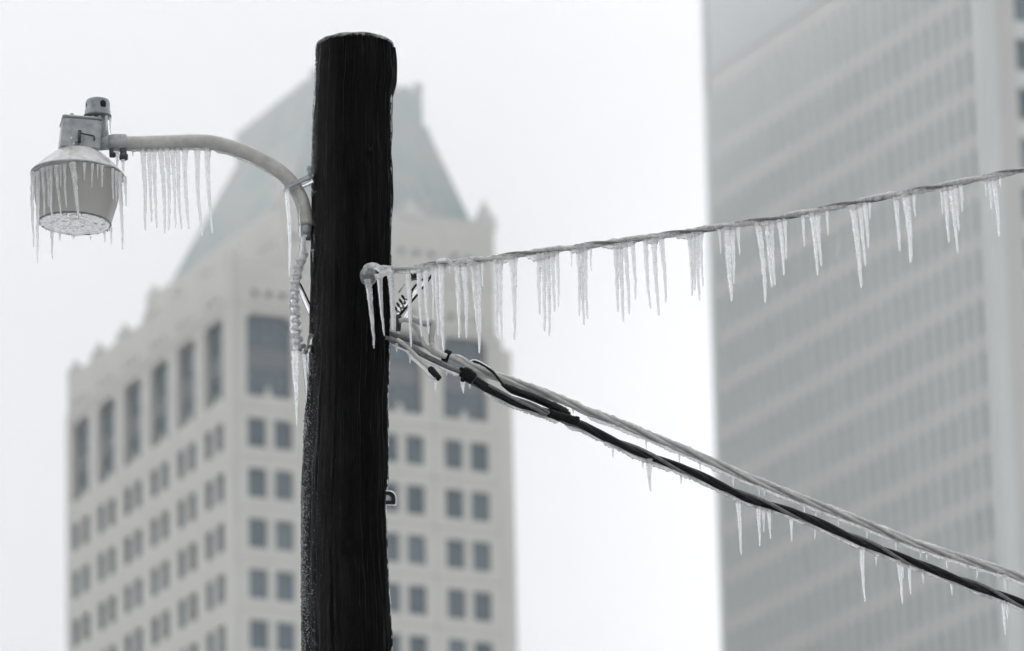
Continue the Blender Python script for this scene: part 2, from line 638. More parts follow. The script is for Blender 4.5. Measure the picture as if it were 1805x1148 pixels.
def pinnacle(w, h0, h1):
    a = box(-w, w, -w, w, 0, h0)
    b = ([Vector(v) for v in ((-w * 0.8, -w * 0.8, h0), (w * 0.8, -w * 0.8, h0), (w * 0.8, w * 0.8, h0), (-w * 0.8, w * 0.8, h0), (0, 0, h1))], [(0, 1, 4), (1, 2, 4), (2, 3, 4), (3, 0, 4)])
    return join(a, b)


pin_me = lmesh('pinnacle', pinnacle(0.55, 0.75, 1.7), STONE)
for k in range(7):
    y = CL + k * BAY
    lobj('pinnacle', pin_me, tower, (0.56, min(y, WY - 0.6), zP - 0.01))
for k in range(6):                                      # low merlon between pinnacles
    y = CL + (k + 0.5) * BAY
    tpart('merlon', box(0.03, 0.55, y - 1.9, y + 1.9, zP - 0.02, zP + 0.12), STONE)

# upper tier, set in from the left, under the roof
U0, U1, V1, ZT = 4.3, 22.0, 27.2, ZC + 17.2
tpart('upper_core', box(U0 + 0.55, U1 - 0.5, 0.62, V1 - 0.3, zP - 0.7, ZT - 0.3), STONE)
tw = (U1 - U0) / 4
t_me = lmesh('attic_panel', vent_panel(tw, 0, ZT - zP, 2.35, 3, 1.25), STONE)
tb_me = lmesh('vent', grid_panel([tw / 2 - 1.6, tw / 2 + 1.6], [2.0, 2.7], lambda i, j: True, 0.02), SPANDREL)
for k in range(4):
    p_ = lobj('attic_panel', t_me, tower, (U0 + k * tw, 0.0, zP), 0)
    lobj('vent', tb_me, p_, (0, 0.42, 0))
tl = V1 / 5
s_me = lmesh('attic_panel', vent_panel(tl, 0, ZT - zP, 2.35, 3, 1.25), STONE)
for k in range(5):
    lobj('attic_panel', s_me, tower, (U0, (k + 1) * tl, zP), LF)
for k in range(9):                                      # crenels along the front
    x = U0 + 0.5 + k * (U1 - U0 - 1.0) / 8
    hh = 2.3 if k in (0, 8) else 1.5 if k in (2, 5) else 0.7
    w_ = 0.7 if k in (0, 8) else (0.9 if k in (2, 5) else 0.5)
    lobj('pinnacle', lmesh('pinnacle', pinnacle(w_, hh * 0.45, hh * 1.15), STONE), tower, (x, 0.76, ZT - 0.01))
for k in range(1, 10):
    y = 0.6 + k * (V1 - 1.2) / 9
    hh = 1.7 if k == 9 else 0.5
    lobj('pinnacle', lmesh('pinnacle', pinnacle(0.5, hh * 0.45, hh), STONE), tower, (U0 + 0.52, y, ZT - 0.01))
tpart('parapet', box(U0 + 0.03, U1 - 0.03, 0.05, 0.5, ZT - 0.03, ZT + 0.45), STONE)
tpart('parapet', box(U1 - 0.5, U1 - 0.04, 0.55, V1, ZT - 0.03, ZT + 0.45), STONE)
tpart('parapet', box(U0 + 0.04, U0 + 0.5, 0.55, V1, ZT - 0.03, ZT + 0.3), STONE)
# hipped copper roof with a steep lantern storey on top
rb = [(U0 + 0.8, 1.2), (U1 - 1.1, 1.2), (U1 - 1.1, V1 - 1.5), (U0 + 0.8, V1 - 1.5)]
rt = [(8.6, 4.0), (18.2, 4.0), (18.2, 19.2), (8.6, 19.2)]
zr0, zr1, zr2 = ZT - 0.2, ZC + 26.1, ZC + 29.6
V = [Vector((x, y, zr0)) for x, y in rb] + [Vector((x, y, zr1)) for x, y in rt]
roof = tpart('roof', (V, [(0, 1, 5, 4), (1, 2, 6, 5), (2, 3, 7, 6), (3, 0, 4, 7), (4, 5, 6, 7)]), COPPER)
for (a, b_) in ((0, 4), (1, 5), (3, 7)):               # hip rolls
    o = lobj('hip_roll', lmesh('hip_roll', tube([V[a], V[b_]], 0.16, 8), COPPER), roof)
nrib = 12
for k in range(1, nrib):                                # standing seams of the front and left slopes
    t = k / nrib
    for a, b_, c, d in ((0, 1, 4, 5), (0, 3, 4, 7)):
        p0 = V[a].lerp(V[b_], t); p1 = V[c].lerp(V[d], t)
        lobj('roof_seam', lmesh('roof_seam', tube([p0, p1], 0.07, 5), COPPER), roof)
lan = tpart('lantern', box(8.75, 18.05, 4.15, 19.05, zr1 - 0.1, zr2 - 0.4), COPPER, False, roof)
tpart('lantern_ledge', box(8.45, 18.35, 3.85, 19.35, zr1 - 0.25, zr1 + 0.2), COPPER, False, roof)
for k in range(9):
    x = 9.1 + k * 1.09
    hh = 0.75 if k in (0, 8) else 0.35
    tpart('crest', box(x - 0.3, x + 0.3, 4.2, 4.7, zr2 - 0.41, zr2 - 0.4 + hh), COPPER, False, roof)
for k in range(1, 10):
    y = 4.5 + k * 1.6
    tpart('crest', box(8.8, 9.3, y - 0.35, y + 0.35, zr2 - 0.41, zr2 - 0.1), COPPER, False, roof)
# gabled dormers at the foot of the roof
for x, w_, hh in ((15.4, 0.95, 2.0), (10.6, 0.95, 2.0)):
    v = [Vector(q) for q in ((x - w_, 0.9, ZT), (x + w_, 0.9, ZT), (x + w_, 0.9, ZT + 1.0), (x, 0.9, ZT + hh), (x - w_, 0.9, ZT + 1.0))]
    v += [Vector((q.x, 3.0, q.z)) for q in v]
    tpart('dormer', (v, [(0, 1, 2, 3, 4), (1, 6, 7, 2), (2, 7, 8, 3), (3, 8, 9, 4), (4, 9, 5, 0)]), STONE)

# ------------------------------------------------------------------ pale office tower (right)
A_R = R(62.6415)
OX, OY, ZB = 36.4067, 488.2622, 179.7456 + 1.7          # near corner; ZB = middle of the top spandrel of the regular storeys
office = empty('office_tower', (OX, OY, 0), 'tall pale grey office tower with close vertical window strips at the right edge', 'tower', R(90) - A_R)
OW, OD, OFH = 44.1, 34.0, 4.0
ZTOP = 222.0


def opart(name, vf, mat, parent=None):
    return lobj(name, lmesh(name, vf, mat), parent or office)


opart('core', box(0.85, OD, 0.85, OW, 0, ZTOP), STONE2)
NB = 14                                                 # storeys in view
y_a, y_b = 1.45, OW - 1.0
NCOL = 27
cw = (y_b - y_a) / NCOL
pw = cw * 0.56
zlow = ZB - NB * OFH - 0.7
sp_me = lmesh('spandrel', box(0.03, 0.84, y_a, y_b, -0.66, 0.66), STONE3)
for k in range(NB + 1):
    lobj('spandrel', sp_me, office, (0, 0, ZB - k * OFH))
zA2 = ZB + 5.8                                          # pale band under the plant storey
opart('spandrel', box(0.02, 0.84, y_a, y_b, zA2 - 0.75, zA2 + 0.75), STONE3)
pier_me = lmesh('pier', box(0.0, 0.84, -pw / 2, pw / 2, zlow, zA2 - 0.76), STONE2)
for k in range(NCOL + 1):
    lobj('pier', pier_me, office, (0.0, y_a + k * cw, 0))
opart('lower_wall', box(0.05, 0.84, y_a, y_b, 0, zlow - 0.01), STONE2)
opart('corner_pier', box(-0.35, 0.9, -0.35, y_a - pw / 2 - 0.02, 0, ZTOP), STONE2)
opart('corner_pier', box(0.0, 0.9, y_b + pw / 2 + 0.02, OW, 0, ZTOP), STONE2)
pane_me = lmesh('pane', grid_panel([pw / 2 + 0.01, cw - pw / 2 - 0.01], [0.67, OFH - 0.67], lambda i, j: True, 0.05), GLASS2)
cells = []
for r_ in range(NB):
    for c in range(NCOL):
        px_d = c * 0.6 + abs(r_ - 7) * 0.05
        cells.append((px_d, r_, c))
cells.sort()
rest = []
for n, (d, r_, c) in enumerate(cells):
    zz = ZB - (r_ + 1) * OFH
    if n < 300:
        lobj('pane', pane_me, office, (0.13, y_a + (c + 1) * cw, zz), LF)
    else:
        y0 = y_a + c * cw + pw / 2 + 0.01; y1 = y_a + (c + 1) * cw - pw / 2 - 0.01
        rest.append(box(0.13, 0.18, y0, y1, zz + 0.67, zz + OFH - 0.67))
o = opart('far_panes', join(*rest), GLASS2)
o['kind'] = 'stuff'
rest = []
for c in range(NCOL):                                   # tall strips of the storey under the pale band
    y0 = y_a + c * cw + pw / 2 + 0.01; y1 = y_a + (c + 1) * cw - pw / 2 - 0.01
    opart('tall_pane', box(0.13, 0.18, y0, y1, ZB + 0.67, zA2 - 0.77), GLASS2)
# louvred plant storeys above the pale band
opart('louvre_backing', box(0.32, 0.84, y_a, y_b, zA2 + 0.76, ZTOP), LOUVRE)
fin_me = lmesh('fin', box(0.0, 0.24, -0.27, 0.27, zA2 + 1.1, ZTOP), LOUVRE)
nf = 54
for k in range(nf):
    lobj('fin', fin_me, office, (0.06, y_a + (k + 0.5) * (y_b - y_a) / nf, 0))
# right-hand face: wide windows between stone, only its edge is in the picture
x_w0, x_w1 = 2.85, 5.6
opart('side_wall', box(0.92, x_w0, 0.0, 0.84, 0, ZTOP), STONE3)
opart('side_wall', box(x_w1, OD, 0.0, 0.84, 0, ZTOP), STONE2)
swp = lmesh('pane', grid_panel([0.0, x_w1 - x_w0], [0, 2.6], lambda i, j: True, 0.05), GLASS)
for k in range(-1, 6):
    zt = ZB - 3.85 - k * OFH
    opart('side_spandrel', box(x_w0 + 0.005, x_w1 - 0.005, 0.02, 0.84, zt + 0.0, zt + OFH - 2.61), STONE2)
    lobj('side_window', swp, office, (x_w0, 0.4, zt - 2.605), 0)
zt = ZB - 3.85 - 5 * OFH
opart('side_wall', box(x_w0 + 0.005, x_w1 - 0.005, 0.02, 0.84, 0, zt - 2.62), STONE2)
opart('side_wall', box(x_w0 + 0.005, x_w1 - 0.005, 0.02, 0.84, ZB - 3.85 + 2 * OFH - 2.60, ZTOP), STONE2)

# ------------------------------------------------------------------ wooden pole
LEFT = [(58, 566), (63, 560), (70, 557), (80, 556), (100, 556), (150, 554), (200, 551), (250, 550), (300, 549), (340, 549), (400, 551), (450, 550), (500, 549), (600, 546), (660, 544), (700, 542), (740, 538), (800, 536), (850, 533), (900, 533), (1000, 533), (1100, 534), (1148, 535), (1300, 534)]
RIGHT = [(58, 688), (63, 692), (70, 694), (80, 695), (100, 696), (140, 697), (155, 695), (170, 692), (200, 691), (300, 691), (400, 691), (500, 691), (600, 688), (650, 687), (700, 685), (800, 685), (850, 684), (900, 681), (950, 682), (1000, 684), (1050, 687), (1100, 690), (1148, 691), (1300, 693)]


def interp(tab, y):
    for (a, va), (b, vb) in zip(tab, tab[1:]):
        if y <= b:
            t = (y - a) / (b - a)
            return va + (vb - va) * max(0, t)
    return tab[-1][1]


base_c = P(616, 1300)
pole_base = Vector((P(612, 1300).x + 0.02, 18.0, 0))
pole = empty('utility_pole', pole_base, 'black weathered wooden utility pole with an ice-rimmed flat top', 'utility pole')
SEG = 260
rings = []
y = 82.0
while y < 1290:
    l, r_ = interp(LEFT, y), interp(RIGHT, y)
    rings.append((P((l + r_) / 2, y), M((r_ - l) / 2)))
    y += 4.0
for k in range(1, 40):
    t = k / 39
    pass
    rings.append((P(613.5, 1290).lerp(pole_base, t), M(79.5) * (1 + 0.25 * t)))
V, F = [], []
for c, r in rings:
    for k in range(SEG):
        a = 2 * math.pi * k / SEG
        ca, sa = math.cos(a), math.sin(a)
        q = Vector((ca * 3.2, sa * 3.2, c.z * 0.55))
        q2 = Vector((ca * 11, sa * 11, c.z * 1.3))
        q3 = Vector((ca * 26, sa * 26, c.z * 3.5))
        warp = noise.noise(Vector((ca * 2, sa * 2, c.z * 3))) * 0.5
        g = abs(noise.noise(q2 + Vector((warp, 0, 0)))) 
        d = 0.0055 * noise.noise(q) - 0.009 * max(0, 0.22 - g) / 0.22 + 0.0040 * noise.noise(q3) + 0.0018 * noise.noise(q3 * 2.3) + 0.0045 * noise.noise(Vector((ca * 1.6, sa * 1.6, c.z * 7.0))) + 0.0030 * noise.noise(Vector((ca * 5, sa * 5, c.z * 19.0)))
        # two old knots
        for (kx, kz, ks) in ((-1.05, P(640, 290).z, 0.035), (-1.45, P(628, 985).z, 0.045)):
            da = (math.atan2(sa, ca) - kx) * r; dz = c.z - kz
            rr = math.hypot(da, dz * 0.7) / ks
            if rr < 1.6: d += 0.007 * math.exp(-rr * rr * 2.5) * math.cos(rr * 6)
        # weather checks (long cracks)
        for (kx, z0, z1, wd) in ((-1.85, 5.0, 7.6, .018), (-1.2, 4.2, 6.2, .015), (-2.3, 6.2, 7.7, .016), (-0.75, 5.5, 7.2, .014), (-1.55, 4.5, 5.6, .022), (-2.05, 4.3, 6.0, .026), (-1.0, 6.6, 7.8, .020), (-2.6, 5.0, 6.9, .02)):
            if z0 < c.z < z1:
                da = math.atan2(sa, ca) - kx + 0.10 * noise.noise(Vector((kx, 0, c.z * 2.2)))
                d -= 0.015 * math.exp(-(da / wd) ** 2 / 2) * min(1, (c.z - z0) * 6, (z1 - c.z) * 6)
        dz_ = 0.0
        if c is rings[0][0]: dz_ = 0.006 * noise.noise(Vector((ca * 2.5, sa * 2.5, 9))) + 0.004 * noise.noise(Vector((ca * 9, sa * 9, 4)))
        V.append(c + Vector((ca, sa, 0)) * (r + d - 0.001) + Vector((0, 0, dz_)))
nr = len(rings)
for i in range(nr - 1):
    for k in range(SEG):
        a = i * SEG + k; b = i * SEG + (k + 1) % SEG
        F.append((a + SEG, b + SEG, b, a))
ctop = rings[0][0]
V.append(ctop + Vector((0, 0, 0.006)))
top_i = len(V) - 1
for k in range(SEG):
    F.append((k, (k + 1) % SEG, top_i))
obj('shaft', (V, F), WOOD, pole)
TOPZ = ctop.z
# ice skin on the cut top
rt_ = rings[0][1]
cap = []
prof = [(rt_ * 0.985, -0.005), (rt_ * 1.012, -0.002), (rt_ * 1.008, 0.003), (rt_ * 0.95, 0.0065), (rt_ * 0.5, 0.008), (0.002, 0.009)]
cv, cf = lathe(prof, 60)
cv = [ctop + Vector((v.x * (1 + 0.02 * noise.noise(v * 40)), v.y * (1 + 0.02 * noise.noise(v * 40 + Vector((5, 0, 0)))), v.z + 0.003 * noise.noise(v * 50))) for v in cv]
obj('ice_cap', (cv, cf), CLEAR, pole)
# frozen beads on the weather side


def blob(c, r, seg=6, sq=1.0):
    v = [c + Vector((0, 0, r * sq))]
    for j in (1, 2):
        ph = math.pi * j / 3
        for k in range(seg):
            a = 2 * math.pi * k / seg
            v.append(c + Vector((r * math.sin(ph) * math.cos(a), r * math.sin(ph) * math.sin(a), r * sq * math.cos(ph))))
    v.append(c - Vector((0, 0, r * sq)))
    f = []
    for k in range(seg):
        f.append((0, 1 + k, 1 + (k + 1) % seg))
        f.append((1 + k, 1 + seg + k, 1 + seg + (k + 1) % seg, 1 + (k + 1) % seg))
        f.append((1 + seg + k, 2 * seg + 1, 1 + seg + (k + 1) % seg))
    return v, f


beads = []
nvis = 300
for n in range(4200):
    i = int(random.random() ** 0.62 * nvis)
    c, r = rings[min(i, nvis - 1)]
    spread = abs(random.gauss(0, 0.30)) * (0.3 + 0.9 * i / nvis)
    a = math.pi + (spread if random.random() < 0.5 else -spread) * 1.1
    rr = random.uniform(0.0008, 0.0024) * (0.7 + 0.5 * i / nvis)
    p = c + Vector((math.cos(a), math.sin(a), 0)) * (r + random.uniform(-0.0015, 0.0024)) + Vector((0, 0, random.uniform(-.003, .003)))
    beads.append(blob(p, rr, 5, random.uniform(0.9, 1.7)))
for n in range(1500):                                   # larger frozen drops along the left edge
    i = int(random.random() ** 0.7 * nvis)
    c, r = rings[min(i, nvis - 1)]
    a = math.pi + random.gauss(0.05, 0.13)
    p = c + Vector((math.cos(a), math.sin(a), 0)) * (r + random.uniform(-0.001, 0.0035) * (0.3 + 0.7 * i / nvis))
    beads.append(blob(p, random.uniform(0.0016, 0.0036) * (0.5 + 0.5 * i / nvis), 6, random.uniform(0.8, 1.6)))
for n in range(3800):                                   # fine frozen spray over the left flank
    i = int(random.random() ** 0.55 * nvis)
    c, r = rings[min(i, nvis - 1)]
    a = math.pi + abs(random.gauss(0, 0.75)) * (0.3 + 0.75 * i / nvis)
    if noise.noise(Vector((a * 2.5, 0, c.z * 4))) < -0.05: continue
    p = c + Vector((math.cos(a), math.sin(a), 0)) * (r + random.uniform(-0.003, 0.0006))
    beads.append(blob(p, random.uniform(0.0006, 0.0013), 5, random.uniform(0.9, 2.2)))
o = obj('ice_beads', join(*beads), BEAD, pole)
o['kind'] = 'stuff'
rims = []
for n in range(260):                                    # a thin bright rim of ice down the right edge
    i = random.randrange(20, nvis)
    c, r = rings[i]
    a = random.gauss(-0.05, 0.06)
    p = c + Vector((math.cos(a), math.sin(a), 0)) * (r - 0.0005)
    rims.append(blob(p, random.uniform(0.0008, 0.0016), 5, random.uniform(2, 9)))
o = obj('ice_rim', join(*rims), CLEAR, pole)
o['kind'] = 'stuff'
# D-shaped clip on the right side
YC = 17.96
out = []
for k in range(25):
    t = k / 24
    if t < 0.4: out.append((680 + 17.5 * (t / 0.4) ** 1.0, 889.0))
    else:
        a = (t - 0.4) / 0.6 * math.pi / 2
        out.append((680 + 17.5 * math.cos(a) ** 0.7, 884 - 18 * math.sin(a) ** 0.8))
inn = [(680 + (x - 680) * 0.55, 877.5 + (y - 877.5) * 0.45) for x, y in out]
V, F = [], []
for yy in (YC - 0.012, YC + 0.012):
    for x, y in out: V.append(P(x, y, yy))
    for x, y in inn: V.append(P(x, y, yy))
n = 25
for k in range(n - 1):
    F += [(k, k + 1, n + k + 1, n + k), (2 * n + k + 1, 2 * n + k, 3 * n + k, 3 * n + k + 1), (k + 1, k, 2 * n + k, 2 * n + k + 1), (n + k, n + k + 1, 3 * n + k + 1, 3 * n + k)]
clip = obj('cable_clip', (V, F), BLACKRUB, pole, False)
obj('ice_rim', tube(smoothpath([P(x * 1.0 + (1.2 if x > 684 else 0), y + (1.5 if y > 885 else -1.2), YC) for x, y in out[::3]], 0.003), M(0.9), 6), CLEAR, clip)
obj('ice_drop', blob(P(685, 877, YC), M(3.5), 10), ICE, clip)

# ------------------------------------------------------------------ icicles
def icicle(name, x0, y0, x1, y1, w, parent, Y=18.0, mat=None, tip=0.30, flare=0.25, seed=None):
    """one icicle from its root pixel to its tip pixel, at depth Y; w = width of its root in pixels"""
    a, b = P(x0, y0, Y), P(x1, y1, Y)
    L = (b - a).length
    n = max(8, min(80, int(L / M(1.8, Y))))
    r0 = M(w / 2, Y)
    sd = random.random() * 100
    pts, rad = [], []
    rib = L / max(3, int(L / M(5.6, Y)))
    bendx = random.uniform(-0.02, 0.02) * L
    for i in range(n + 1):
        t = i / n
        p = a.lerp(b, t)
        p = p + RT * (bendx * math.sin(math.pi * t) + M(0.9, Y) * noise.noise(Vector((sd, 0, t * L * 40)))) + Vector((0, 1, 0)) * M(0.8, Y) * noise.noise(Vector((0, sd, t * L * 40)))
        r = r0 * (tip + (1 - tip) * (1 - t) ** 0.95)
        r *= 1 + flare * math.exp(-t * L / M(7, Y))
        r *= 1 + 0.15 * math.sin(2 * math.pi * t * L / rib + sd) + 0.20 * noise.noise(Vector((sd, sd, t * L * 90)))
        if t > 0.97: r *= 0.8
        pts.append(p)
        rad.append(max(r, M(0.7, Y)))
    end = pts[-1] + (pts[-1] - pts[-2]).normalized() * rad[-1] * 0.8
    pts.append(end)
    rad.append(M(0.25, Y))
    return obj(name, tube(pts, rad, 9, True, 0.10, 220.0), mat or ICE, parent)


def fringe(name, path, depth, parent, width=2.0, Y=18.0, mat=None, scale=170.0, drop=None):
    """crusted ice hanging along the underside of a wire; path in world space, depth in pixels"""
    V, F = [], []
    seg = 8
    sd = random.random() * 50
    n = len(path)
    for i, p in enumerate(path):
        e = min(1, i / 4, (n - 1 - i) / 4)
        k = 0.8 + 1.0 * abs(noise.noise(Vector((p.x * scale, sd, 0)))) + 0.7 * noise.noise(Vector((p.x * 22, sd, 3)))
        d = M(max(0.5, depth * k * (drop(i / (n - 1)) if drop else 1)), Y) * (0.1 + 0.9 * e)
        wd = M(width, Y) * (0.3 + 0.7 * e)
        t = (path[min(i + 1, n - 1)] - path[max(i - 1, 0)]).normalized()
        N = Vector((-t.y, t.x, 0)).normalized()
        for q in range(seg):
            a = 2 * math.pi * q / seg
            zz = math.sin(a)
            V.append(p + N * (wd * math.cos(a) * (1 - 0.35 * (zz < 0))) + Vector((0, 0, M(1.5, Y) * zz if zz > 0 else d * zz)))
    for i in range(n - 1):
        for q in range(seg):
            a = i * seg + q; b = i * seg + (q + 1) % seg
            F.append((a, b, b + seg, a + seg))
    F.append(tuple(range(seg - 1, -1, -1)))
    F.append(tuple((n - 1) * seg + q for q in range(seg)))
    return obj(name, (V, F), mat or ICE, parent)


# ------------------------------------------------------------------ street lamp
lamp = empty('street_lamp', P(137, 420, 17.98), 'grey street lamp on a bent pipe arm, hung with icicles, left of the pole', 'street lamp')
YL = 17.98
arm_px = [(216, 253.5), (240, 253), (300, 251.5), (342, 250), (381, 253), (428, 267), (465, 284), (493, 302), (512, 320), (524, 338), (533, 358), (537, 380), (538.5, 398)]
arm_path = smoothpath([P(x, y, YL) for x, y in arm_px], M(5))
obj('arm', tube(arm_path, M(13.2), 20), ARMPAINT, lamp)
obj('arm_sleeve', tube(smoothpath([P(537.5, 392, YL), P(538, 405, YL), P(538.5, 419, YL)], M(4)), [M(12)] + [M(11)] * 20, 18)if False else tube([P(538.2, 396, YL), P(538.4, 405, YL), P(538.8, 418, YL)], [M(11.2), M(10.6), M(10)], 18), GALV, lamp)
obj('sleeve_bolt', blob(P(543, 421, 17.93), M(5), 8), DARKMETAL, lamp)


def bar(a, b, w, t, up=Vector((0, 0, 1))):
    d = (b - a).normalized()
    s = d.cross(up).normalized()
    u_ = s.cross(d)
    V = []
    for p in (a, b):
        for x, y in ((-1, -1), (1, -1), (1, 1), (-1, 1)):
            V.append(p + s * (x * w / 2) + u_ * (y * t / 2))
    return V, [(3, 2, 1, 0), (4, 5, 6, 7), (0, 1, 5, 4), (1, 2, 6, 5), (2, 3, 7, 6), (3, 0, 4, 7)]


obj('strap', bar(P(502, 332, 17.955), P(552, 309, 17.955), M(9), M(7)), GALV, lamp, False)
obj('strap', bar(P(516, 334, 18.01), P(552, 321, 18.01), M(9), M(6)), GALV, lamp, False)
obj('strap_bolt', join(tube([P(546, 296, 17.95), P(546, 312, 17.95)], M(4), 8), blob(P(545.5, 297, 17.95), M(6), 8)), GALV, lamp)
obj('strap_ice', tube(smoothpath([P(500, 336, 17.955), P(512, 334, 17.955), P(530, 327, 17.955), P(551, 318, 17.955)], M(3)), M(4.2), 8, True, 0.5, 200), CLEAR, lamp)
obj('pole_plate', bar(P(549, 386, 17.99), P(551, 446, 17.99), M(10), M(5), Vector((1, 0, 0))), GALV, lamp, False)
# head, in its own slightly tilted frame
LM = Matrix.Translation(P(137, 306.5, YL)) @ Matrix.Rotation(R(3.2), 4, 'Y')
LMI = LM.inverted()


def ll(px, py, Y=YL):                                   # photograph point -> head frame
    return LMI @ P(px, py, Y)


prof = [(0.056, 0.064), (0.06, 0.062), (0.075, 0.051), (0.092, 0.037), (0.108, 0.022), (0.121, 0.008), (0.1285, -0.001), (0.1295, -0.006), (0.127, -0.009), (0.122, -0.008)]
cv, cf = lathe(prof, 72)
for i, v in enumerate(cv):                              # pressed ribs of the shade
    a = math.atan2(v.y, v.x); rr = math.hypot(v.x, v.y)
    if 0.062 < rr < 0.124: v.z += 0.0012 * math.cos(a * 18)
refl = obj('shade', xf((cv, cf), LM), ALU, lamp)
rimc = [LM @ Vector((0.1285 * math.cos(2 * math.pi * k / 72), 0.1285 * math.sin(2 * math.pi * k / 72), -0.004)) for k in range(73)]
obj('shade_rim', tube(rimc, M(2.3), 8, False), GALV, refl)
prof = [(0.122, -0.007), (0.121, -0.03), (0.118, -0.062), (0.114, -0.085), (0.108, -0.108), (0.1005, -0.140), (0.0995, -0.1455)]
cv, cf = lathe(prof, 120)
for v in cv:
    a = math.atan2(v.y, v.x)
    k = 1 + 0.005 * math.cos(a * 60) + 0.006 * noise.noise(Vector((v.x * 60, v.y * 60, v.z * 20)))
    v.x *= k; v.y *= k
drum = obj('refractor', xf((cv, cf), LM), REFR, lamp)
ringp = [LM @ Vector((0.0995 * math.cos(2 * math.pi * k / 72), 0.0995 * math.sin(2 * math.pi * k / 72), -0.1455)) for k in range(73)]
obj('refractor_rim', tube(ringp, M(1.7), 8, False, 0.35, 150), CABLEDARK, drum)
# rippled, iced bottom lens
V, F = [], []
NX = 140
for i in range(61):
    r = 0.0985 * i / 60
    for k in range(NX):
        a = 2 * math.pi * k / NX
        x, y = r * math.cos(a), r * math.sin(a)
        z = -0.147 - 0.006 * (1 - (r / 0.0985) ** 2) + 0.0050 * noise.noise(Vector((x * 30, y * 75, 1.3))) + 0.0022 * noise.noise(Vector((x * 70, y * 170, 4)))
        V.append(LM @ Vector((x, y, z)))
for i in range(60):
    for k in range(NX):
        a = i * NX + k; b = i * NX + (k + 1) % NX
        F.append((a, a + NX, b + NX, b))
obj('lens', (V, F), LENS, drum)
prof = [(0.012, 0.04), (0.014, -0.03), (0.03, -0.07), (0.03, -0.10), (0.018, -0.125), (0.002, -0.132)]
obj('bulb', xf(lathe(prof, 20), LM), REFR, lamp)
drip = []
for k in range(46):
    a = random.random() * 2 * math.pi
    drip.append(blob(LM @ Vector((0.0995 * math.cos(a), 0.0995 * math.sin(a), -0.148)), random.uniform(0.0012, 0.003), 6, random.uniform(0.9, 2)))
o = obj('ice_drops', join(*drip), CLEAR, drum)
o['kind'] = 'stuff'
# ballast box
HM = LM @ Matrix.Translation((0.0016, 0, 0)) @ Matrix.Rotation(R(9), 4, 'Z')
bxv, bxf = box(-0.054, 0.054, -0.05, 0.05, 0.058, 0.150, 0.006)
for v in bxv:                                           # wider at its foot
    k = 1 + 0.10 * max(0, (0.150 - v.z)) / 0.092
    v.x = v.x * k if v.x < 0 else v.x
hous = obj('ballast_box', xf((bxv, bxf), HM), GALV, lamp, False)
obj('lid', xf(box(-0.057, 0.056, -0.053, 0.053, 0.1475, 0.1545, 0.003), HM), GALV, hous, False)
obj('lid_screw', xf(lathe([(0.006, 0.15), (0.006, 0.160), (0.003, 0.163), (0.0005, 0.163)], 10), HM @ Matrix.Translation((-0.03, -0.04, 0))), GALV, hous)
obj('latch', join(tube(smoothpath([HM @ Vector(p) for p in ((-0.004, -0.053, 0.106), (0.0, -0.06, 0.099), (0.02, -0.06, 0.096), (0.034, -0.055, 0.095), (0.035, -0.053, 0.083))], 0.003), M(1.5), 6), tube([HM @ Vector((-0.006, -0.056, 0.108)), HM @ Vector((-0.006, -0.058, 0.07))], M(3), 8)), DARKMETAL, hous)
obj('latch_ice', join(*[blob(HM @ Vector((random.gauss(-0.012, 0.012), -0.056, random.gauss(0.080, 0.010))), random.uniform(0.003, 0.006), 7, 1.4) for k in range(16)]), CLEAR, hous)
# neck, post and photocell
obj('neck', join(tube([P(166, 252, YL), P(196, 251.5, YL)], [M(15), M(13)], 18), tube([P(190, 251.5, YL), P(200, 251.5, YL), P(220, 252.5, YL), P(223, 252.5, YL)], [M(13), M(15.5), M(16.5), M(15)], 20)), GALV, lamp)
obj('neck_bolt', join(tube([P(217, 262, 17.94), P(218, 281, 17.94)], M(6), 8), blob(P(218, 277, 17.94), M(9), 8)), DARKMETAL, lamp)
obj('neck_bolt', join(tube([P(196, 262, 17.95), P(197, 277, 17.95)], M(4), 8), blob(P(200, 273, 17.95), M(6), 8)), DARKMETAL, lamp)
obj('post', tube([P(180, 258, YL), P(178, 225, YL), P(176, 203, YL)], [M(13.5), M(12.5), M(13)], 18), GALV, lamp)
PM = Matrix.Translation(P(172, 207.5, YL)) @ Matrix.Rotation(R(1), 4, 'Y')
s_ = M(1)
prof = [(0.5 * s_, 0), (20 * s_, 0), (25 * s_, 1 * s_), (25 * s_, 3 * s_), (23.5 * s_, 5 * s_), (23 * s_, 12 * s_), (22 * s_, 13 * s_), (22 * s_, 27 * s_), (20 * s_, 32 * s_), (14 * s_, 34.5 * s_), (0.5 * s_, 35.5 * s_)]
ph = obj('photocell', xf(lathe(prof, 36), PM), PHOTO, lamp)
for a0, h0, h1, wd in ((-1.05, 13.5, 26.5, 0.27), (-2.65, 17, 24, 0.10)):   # the dark eye and a small slot
    V, F = [], []
    o_ = 0
    N_ = 14
    V.append(PM @ Vector((22.5 * s_ * math.cos(a0), 22.5 * s_ * math.sin(a0), (h0 + h1) / 2 * s_)))
    for k in range(N_):
        t = 2 * math.pi * k / N_
        z = (h0 + h1) / 2 + (h1 - h0) / 2 * (math.sin(t) if math.sin(t) > 0 else max(-1, math.sin(t) * 1.4))
        a = a0 + wd * math.cos(t)
        V.append(PM @ Vector((22.3 * s_ * math.cos(a), 22.3 * s_ * math.sin(a), z * s_)))
    F += [(o_, o_ + 1 + k, o_ + 1 + (k + 1) % N_) for k in range(N_)]
    obj('eye' if wd > 0.2 else 'slot', (V, F), BLACKRUB, ph)
